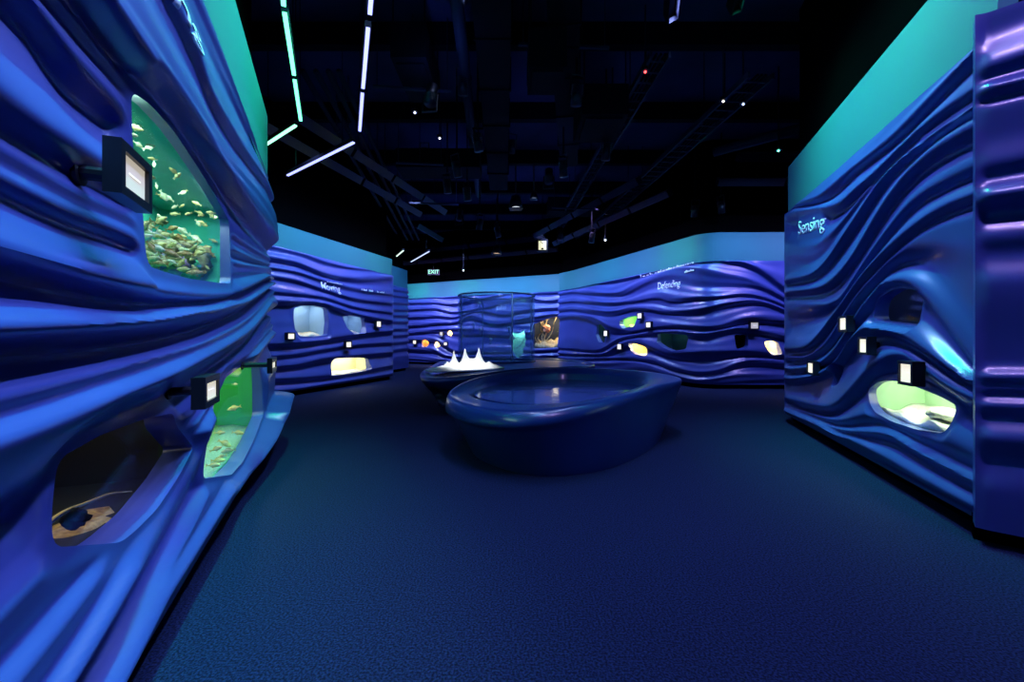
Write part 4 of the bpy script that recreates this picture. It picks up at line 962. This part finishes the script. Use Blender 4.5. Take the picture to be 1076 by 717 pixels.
# lamps that shine towards the camera
def lamp_lit(px, py, z, color, strength, r, label):
    p = at_z(px, py, z); t = thing('ceiling_lamp', label, 'lamp', tuple(p), group=None)
    bm = bmesh.new(); tube(bm, (0, 0, 0), (0, 0, r * 1.6), r, 20, r * .6); tube(bm, (0, 0, r * 1.6), (0, 0, 6.9 - z), .02, 8); frombm('shade', bm, M['blackbox'], t, True)
    bm = bmesh.new(); tube(bm, (0, 0, -.01), (0, 0, .005), r * .85, 20); frombm('bulb_face', bm, mat('lit lamp face', (.1, .1, .1), .5, emit=color, strength=strength), t)
    bm = bmesh.new()
    for k in range(-3, 4): bx(bm, (-r * .85, k * r * .25 - .008, -.03), (r * .85, k * r * .25 + .008, -.01))
    frombm('louvre', bm, M['blackbox'], t)
lamp_lit(542, 219, 5.3, (.9, .93, 1), 1.5, .22, 'ceiling lamp with a bright white louvred face, centre of ceiling')
lamp_lit(522, 267, 4.7, (1, .6, .35), 2.0, .20, 'warm orange ceiling lamp above the back wall')
lamp_lit(561, 209, 5.5, (.5, .6, 1), .5, .12, 'dim bluish ceiling lamp right of the louvred lamp')
def led(px, py, z, color, strength, label, r=.02):
    p = at_z(px, py, z); t = thing('ceiling_sensor', label, 'sensor', tuple(p))
    bm = bmesh.new(); tube(bm, (0, 0, 0), (0, 0, .06), .06, 14); tube(bm, (0, 0, .06), (0, 0, 6.9 - z), .012, 6); frombm('casing', bm, M['blackbox'], t)
    bm = bmesh.new(); bmesh.ops.create_icosphere(bm, subdivisions=2, radius=r, matrix=Matrix.Translation((0, 0, -.01))); frombm('indicator', bm, mat('indicator light', (0, 0, 0), .5, emit=color, strength=strength), t)
led(678, 75, 5.8, (1, .05, .05), 8, 'ceiling sensor with a small red light')
led(818, 158, 5.2, (.1, 1, .5), 10, 'ceiling sensor with a green light above the right wall')
led(917, 3, 5.6, (.1, 1, .5), 12, 'ceiling sensor with a green light at the top right')
led(760, 106, 5.6, (.8, .7, .6), 5, 'ceiling sensor with a whitish light by the right cable tray')
led(781, 109, 5.6, (.5, .6, 1), 4, 'ceiling sensor with a bluish light by the right cable tray')
led(636, 159, 5.4, (.9, .9, .7), 4, 'ceiling sensor with a yellowish light near the centre right')
led(436, 118, 5.6, (.6, .7, 1), 5, 'ceiling sensor with a bluish light left of the big duct')
led(462, 145, 5.6, (.8, .8, 1), 5, 'ceiling sensor with a whitish light under the big duct')
led(636, 252, 4.8, (.7, .8, 1), 8, 'ceiling sensor with a white light over the back right wall', .03)
led(487, 284, 4.5, (.8, .9, 1), 8, 'ceiling sensor with a white light over the back wall', .03)
# lit signs
p = at_y(455.5, 286, 22.0); t = thing('exit_sign', 'small green lit sign reading EXIT above the back wall', 'sign', tuple(p))
bm = bmesh.new(); bx(bm, (-.30, 0, -.14), (.30, .06, .14)); tube(bm, (0, .03, .14), (0, .03, 6.9 - p.z), .012, 6); frombm('sign_box', bm, M['blackbox'], t)
cu = bpy.data.curves.new('exit_text', 'FONT'); cu.body = 'EXIT'; cu.size = .27; cu.align_x = 'CENTER'; cu.align_y = 'CENTER'; cu.extrude = .004
tmp = bpy.data.objects.new('sign_letters', cu); C.objects.link(tmp); me = bpy.data.meshes.new_from_object(tmp.evaluated_get(bpy.context.evaluated_depsgraph_get())); bpy.data.objects.remove(tmp)
o = link('sign_letters', me, mat('green lit letters', (0, .1, .02), .5, emit=(.25, 1, .45), strength=1.6), t); o.rotation_euler = (PI / 2, 0, 0); o.location = (0, -.006, 0)
p = at_y(570, 258, 17.0); t = thing('lit_notice', 'small pale yellow lit square notice hanging under the ceiling', 'sign', tuple(p))
bm = bmesh.new(); bx(bm, (-.22, 0, -.24), (.22, .05, .24)); tube(bm, (0, .03, .2), (0, .03, 6.9 - p.z), .012, 6); frombm('notice_frame', bm, M['blackbox'], t)
bm = bmesh.new(); bx(bm, (-.15, -.006, -.17), (.15, 0, .17)); frombm('lit_face', bm, mat('pale yellow lit face', (.3, .3, .2), .5, emit=(1, .95, .6), strength=.9), t)
bm = bmesh.new(); bx(bm, (-.14, -.012, .06), (.0, -.006, .08), Matrix.Rotation(.6, 4, 'Y')); bx(bm, (-.05, -.012, -.16), (.04, -.006, -.10)); frombm('dark_marks', bm, M['black'], t)

# ------------------------------------------------------------------ overhead: ducts, trays, pipes, beams
def longbox(name, a, b, w, h, m, label, cat, group=None):
    a = Vector(a); b = Vector(b); L = (b - a).length; ang = math.atan2((b - a).y, (b - a).x)
    bm = bmesh.new(); bx(bm, (-L / 2, -w / 2, 0), (L / 2, w / 2, h))
    n = int(L / 1.2)
    for k in range(1, n): x = -L / 2 + L * k / n; bx(bm, (x - .02, -w / 2 - .025, -.025), (x + .02, w / 2 + .025, h + .0))
    o = frombm(name, bm, m); o.matrix_world = Matrix.Translation((a + b) / 2) @ Matrix.Rotation(ang, 4, 'Z'); return tag(o, label, cat, group)
def hung_pipe(name, a, b, r, m, label, cat, group=None):
    bm = bmesh.new(); tube(bm, a, b, r, 14); L = (Vector(b) - Vector(a)).length
    for k in range(1, int(L / 2)):
        p = Vector(a).lerp(Vector(b), k / int(L / 2)); tube(bm, p + Vector((0, 0, r * .5)), (p.x, p.y, 6.9), .01, 5); tube(bm, p - (Vector(b) - Vector(a)).normalized() * .02, p + (Vector(b) - Vector(a)).normalized() * .02, r * 1.15, 14)
    return tag(frombm(name, bm, m, None, True), label, cat, group)
# tracks seen on the left: four long parallel pipes running away from the camera
for k, (x0, x1) in enumerate(((318, 420), (332, 428), (345, 434), (356, 440))):
    a = at_z(x0, 75, 5.75); b = at_z(x1, 252, 5.75)
    hung_pipe('conduit_pipe', a, b, .045, M['pipe'], ['grey conduit under the left ceiling, outermost of four', 'grey conduit under the left ceiling, second from the wall', 'grey conduit under the left ceiling, third from the wall', 'grey conduit under the left ceiling, innermost of four'][k], 'pipe', 'conduits under the left ceiling')
def tray(a, b, w, label):
    a = Vector(a); b = Vector(b); L = (b - a).length; ang = math.atan2((b - a).y, (b - a).x)
    t = thing('cable_tray', label, 'cable tray', mw=Matrix.Translation((a + b) / 2) @ Matrix.Rotation(ang, 4, 'Z'), group='cable trays')
    for s in (-1, 1): bm = bmesh.new(); bx(bm, (-L / 2, s * w / 2 - .02, 0), (L / 2, s * w / 2 + .02, .10)); frombm('side_rail', bm, M['pipe'], t)
    bm = bmesh.new(); bx(bm, (-.015, -w / 2 + .02, .01), (.015, w / 2 - .02, .03)); rg0 = frombm('rung', bm, M['pipe'], t); n = int(L / .3)
    for k in range(n):
        q = rg0 if k == 0 else rg0.copy()
        if k: C.objects.link(q)
        q.parent = t; q.location = (-L / 2 + .15 + k * .3, 0, 0)
    for x in (-L * .4, -L * .1, L * .2, L * .45):
        for sd in (-1, 1): bm = bmesh.new(); tube(bm, (x, sd * w / 2, .1), (x, sd * w / 2, 6.9 - a.z), .01, 5); frombm('hanger', bm, M['duct'], t)
    for q in range(3): bm = bmesh.new(); tube(bm, (-L / 2, -.08 + q * .07, .05), (L / 2, -.08 + q * .07, .05), .022, 6); frombm('cable', bm, M['duct'], t)
tray(at_z(800, 82, 5.6), at_z(600, 262, 5.6), .42, 'long cable tray running under the right ceiling')
tray(at_z(694, 60, 5.9), at_z(588, 240, 5.9), .3, 'narrow cable tray nearer the middle of the ceiling')
hung_pipe('ventilation_pipe', at_z(750, 160, 5.6), at_z(860, 130, 5.6), .10, M['pipe'], 'round ventilation pipe crossing above the right wall', 'pipe')
hung_pipe('conduit_pipe', at_z(478, -20, 6.2), at_z(503, 205, 6.2), .10, M['pipe'], 'thick round pipe running down the middle of the ceiling', 'pipe')
# dark box ducts and equipment
longbox('air_duct', at_z(515, -40, 6.0), at_z(524, 200, 6.0), .55, .6, M['duct'], 'long black box duct along the middle of the ceiling', 'air duct')
longbox('air_duct', at_z(420, 182, 5.5) , at_z(505, 182, 5.5), .8, .45, M['duct'], 'black box duct crossing above the back left wall', 'air duct')
longbox('air_duct', at_z(590, -60, 5.9), at_z(598, 175, 5.9), .45, .6, M['duct'], 'black box duct right of the middle pipe', 'air duct')
longbox('air_duct', at_z(575, 225, 5.9), at_z(632, 225, 5.9), .8, .5, M['duct'], 'black box duct crossing over the back right wall', 'air duct')
def unit(px0, px1, py0, py1, z, label):
    a = at_z(px0, py0, z); b = at_z(px1, py1, z); cx_, cy_ = (a.x + b.x) / 2, (a.y + b.y) / 2; w = abs(b.x - a.x) / 2; d = max(.25, abs(b.y - a.y) / 2)
    bm = bmesh.new(); bx(bm, (-w, -d, 0), (w, d, .55)); bx(bm, (-w * .8, -d * .8, -.03), (w * .8, d * .8, 0))
    for k in range(5): bx(bm, (-w - .01, -d + d * .36 * k + .1, .1), (w + .01, -d + d * .36 * k + .14, .45))
    for x in (-w * .9, w * .9):
        for y in (-d * .9, d * .9): tube(bm, (x, y, .5), (x, y, 6.9 - z), .012, 5)
    o = frombm('ventilation_unit', bm, M['duct']); o.location = (cx_, cy_, z); tag(o, label, 'ventilation unit')
unit(410, 462, 60, 108, 5.7, 'large black ventilation unit hanging at the upper left of middle')
unit(556, 590, 70, 100, 5.2, 'black ventilation unit hanging near the centre top')
unit(612, 645, 120, 150, 5.4, 'black ventilation unit hanging right of centre')
# thin cross rails carrying more spotlights
def rail(a, b, label):
    bm = bmesh.new(); a = Vector(a); b = Vector(b); L = (b - a).length; bx(bm, (-L / 2, -.025, 0), (L / 2, .025, .04))
    for x in (-L * .45, 0, L * .45): tube(bm, (x, 0, .04), (x, 0, 6.9 - a.z), .008, 5)
    o = frombm('lighting_rail', bm, M['pipe']); o.matrix_world = Matrix.Translation((a + b) / 2) @ Matrix.Rotation(math.atan2((b - a).y, (b - a).x), 4, 'Z'); tag(o, label, 'rail', 'lighting rails')
rail(at_z(392, 92, 5.6), at_z(474, 98, 5.6), 'thin pale rail crossing left of the big duct')
rail(at_z(416, 172, 5.5), at_z(466, 174, 5.5), 'thin pale rail above the far left ceiling')
rail(at_z(430, 214, 5.3), at_z(482, 216, 5.3), 'thin pale rail, farthest on the left')
rail(at_z(580, 219, 5.3), at_z(628, 221, 5.3), 'thin pale rail over the back right wall')
rail(at_z(545, 48, 5.9), at_z(640, 52, 5.9), 'thin pale rail nearest to the camera')
nm = ['first', 'second']
for px, py, z in ((480, 178, 5.0), (491, 204, 4.9), (504, 236, 4.7), (523, 244, 4.7), (592, 178, 5.0), (606, 100, 5.3), (637, 160, 5.2), (502, 150, 5.1), (470, 196, 5.0), (622, 250, 4.6), (730, 222, 4.9), (758, 218, 4.9)):
    p = at_z(px, py, z); spotlight(tuple(p), (p.x + rng.uniform(-1, 1), p.y + rng.uniform(.2, 1.2), 0), 'unlit black spotlight hanging from the dark ceiling', 0, group='unlit spotlights under the ceiling')
    bm = bmesh.new(); tube(bm, (0, 0, .25), (0, 0, 6.9 - z), .018, 6); tube(bm, (-.10, 0, .27), (.10, 0, .27), .02, 6)
    o = frombm('drop_rod', bm, M['duct']); o.location = tuple(p); tag(o, 'thin black rod dropping from the ceiling to an unlit spotlight', 'rod', 'drop rods of the unlit spotlights')
# ceiling joists
for k in range(9):
    y = 2.5 + k * 2.6; bm = bmesh.new(); bx(bm, (-11, y - .09, 6.5), (12, y + .09, 6.9)); o = frombm('trim_joist_%d' % (k + 1), bm, M['duct']); o['kind'] = 'structure'
# faint deep blue light reaching the ceiling
0 and light('AREA', (.3, 10, 3.2), (.3, 12, 7), 30, (.10, .16, 1), 3.0, 5.0, name='ceiling_fill')

# ------------------------------------------------------------------ camera, world, view
cam = bpy.data.cameras.new('camera'); co = bpy.data.objects.new('camera', cam); C.objects.link(co)
co.location = (0, 0, EYE); co.rotation_euler = (PI / 2, 0, 0); cam.sensor_width = 36; cam.lens = F / 1076 * 36; cam.clip_start = .05; cam.clip_end = 100
cam.shift_y = -(358.5 - HY) / 1076
sc.camera = co
w = bpy.data.worlds.new('world'); sc.world = w; w.use_nodes = True; w.node_tree.nodes['Background'].inputs[0].default_value = (.02, .05, .3, 1); w.node_tree.nodes['Background'].inputs[1].default_value = .0
sc.view_settings.view_transform = 'Standard'; sc.view_settings.look = 'None'; sc.view_settings.gamma = 1; sc.view_settings.exposure = 0; sc.view_settings.use_curve_mapping = False
sc.cycles.use_denoising = True
sc.cycles.max_bounces = 6; sc.cycles.transparent_max_bounces = 12; sc.cycles.caustics_reflective = False; sc.cycles.caustics_refractive = False
sc.cycles.sample_clamp_indirect = 4
